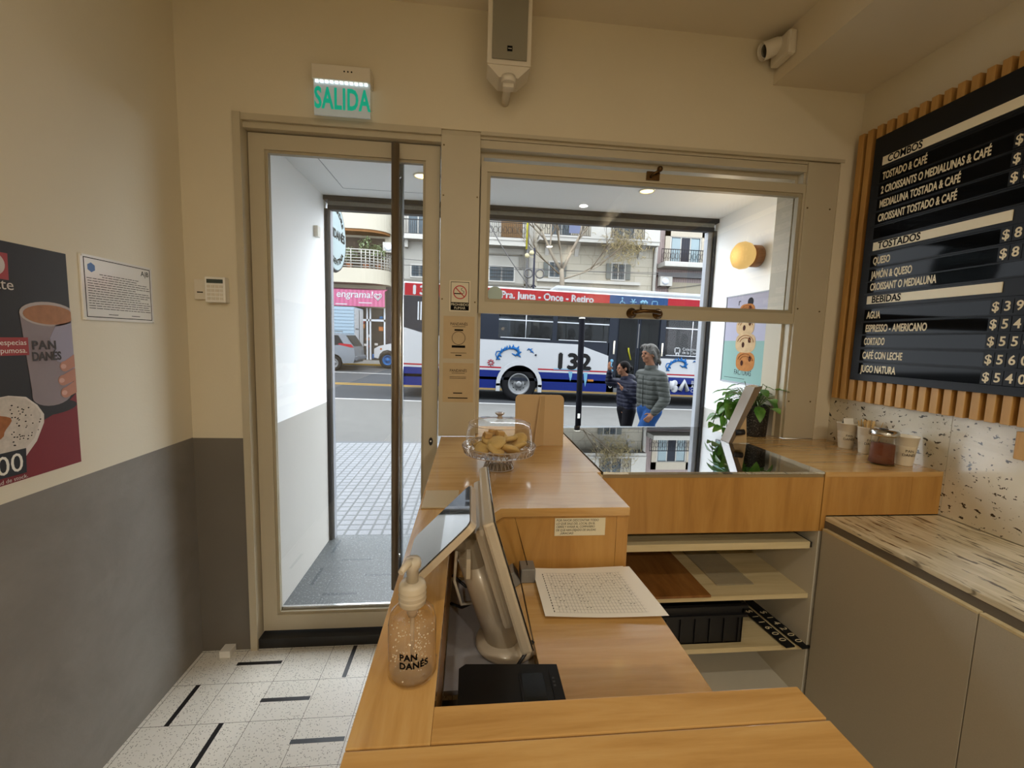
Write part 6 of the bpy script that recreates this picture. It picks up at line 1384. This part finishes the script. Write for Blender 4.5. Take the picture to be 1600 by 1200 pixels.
def hair_m(mb, c, f, s):
    r = f.cross(Z); rr = random.Random(8)
    Rm = Matrix((f, -r, Z)).transposed()
    mb.ball(c + (-f*.022 + Z*.042)*s, .095*s, 14, 10, (1.12, .93, 1.0), Rm); mb.ball(c + (-f*.075 - Z*.03)*s, .066*s, 12, 8, (.8, 1.15, 1.5), Rm)
    for k in range(60):
        a = rr.uniform(-1, 1); b = rr.uniform(0, 1); p = c + (-f*(.02+.09*b) + r*a*.075 + Z*(.115-.2*b*abs(b) - .02*abs(a)))*s
        mb.tube([p, p + (-f*.03 + r*a*.015 - Z*.03)*s, p + (-f*.042 + r*a*.02 - Z*.062)*s], [.015*s, .013*s, .005*s], 6)
    for a in (-.05, -.02, .015, .045): mb.tube([c + (f*.03 + r*a + Z*.118)*s, c + (f*.075 + r*a*1.3 + Z*.10)*s, c + (f*.088 + r*a*1.5 + Z*.066)*s], [.02*s, .017*s, .007*s], 6)
    for q in (-1, 1): mb.tube([c + (f*.02 + r*.08*q + Z*.05)*s, c + (-f*.02 + r*.088*q - Z*.0)*s, c + (-f*.055 + r*.08*q - Z*.07)*s], [.02*s, .022*s, .012*s], 8)
mx, my = 2.20, 5.0
pose = dict(head=(mx-.02, my, 1.435), neck=(mx+.02, my+.01, 1.265), shL=(mx+.075, my-.175, 1.165), shR=(mx-.03, my+.18, 1.165), chest=(mx+.02, my+.01, 1.04), hip=(mx+.03, my+.01, .735),
    elL=(mx+.105, my-.245, .90), wrL=(mx-.06, my-.29, .735), hdL=(mx-.145, my-.305, .645), thL=(-.6, .3, .6), elR=(mx+.08, my+.25, .93), wrR=(mx+.15, my+.24, .72), hdR=(mx+.15, my+.24, .62), thR=(-1, 0, 0),
    knL=(mx-.14, my-.07, .34), anL=(mx-.20, my-.07, -.005), knR=(mx+.12, my+.10, .34), anR=(mx+.33, my+.10, .03))
man = person('person with wavy grey hair in an olive grey quilted jacket and jeans', (mx, my, -.07), hs, dict(face=(-.96, -.28, 0), walk=(-1, 0, 0), zip=(-.85, -.5, 0), curl=1.0), pose,
    (m_quilt('olive grey quilting', '585B55', '686B65', 52), mat('blue denim', '3A66A8', .8, var=.2, vscale=40), mat('grey hair', '8E8A84', .6, var=.35, vscale=40)), hair_m)
def hair_w(mb, c, f, s):
    r = f.cross(Z); Rm = Matrix((f, -r, Z)).transposed()
    mb.ball(c + (-f*.024 + Z*.034)*s, .094*s, 14, 10, (1.1, .92, .98), Rm); mb.ball(c + (-f*.06 - Z*.025)*s, .066*s, 12, 8, (1, 1.15, 1.1), Rm); mb.ball(c + (-f*.135 - Z*.0)*s, .046*s, 12, 8)
    mb.tube([c + (-f*.08)*s, c + (-f*.125)*s], .03*s, 8)
wx, wy, ws = 2.12, 5.62, .82
pose = dict(head=(wx-.03, wy, 1.215), neck=(wx+.02, wy, 1.085), shL=(wx+.07, wy-.15, 1.0), shR=(wx-.02, wy+.16, 1.0), chest=(wx+.04, wy, .90), hip=(wx+.05, wy, .64),
    elL=(wx+.07, wy-.22, .80), wrL=(wx-.09, wy-.20, .93), hdL=(wx-.13, wy-.17, 1.02), thL=(.3, .9, .2), elR=(wx-.15, wy+.20, 1.0), wrR=(wx-.17, wy+.14, 1.17), hdR=(wx-.19, wy+.13, 1.28), thR=(.3, -.9, .2),
    knL=(wx+.02, wy-.08, .30), anL=(wx+.03, wy-.08, -.01), knR=(wx+.1, wy+.08, .30), anR=(wx+.16, wy+.08, .0))
person('person with a dark hair bun in a navy puffer jacket, one hand raised', (wx, wy, -.07), ws, dict(face=(-1, -.12, 0), walk=(-1, 0, 0), hood=1, curl=.35), pose,
    (m_quilt('navy quilting', '23253A', '2E3048', 60), mat('black trousers', '232226', .8), hairm), hair_w)
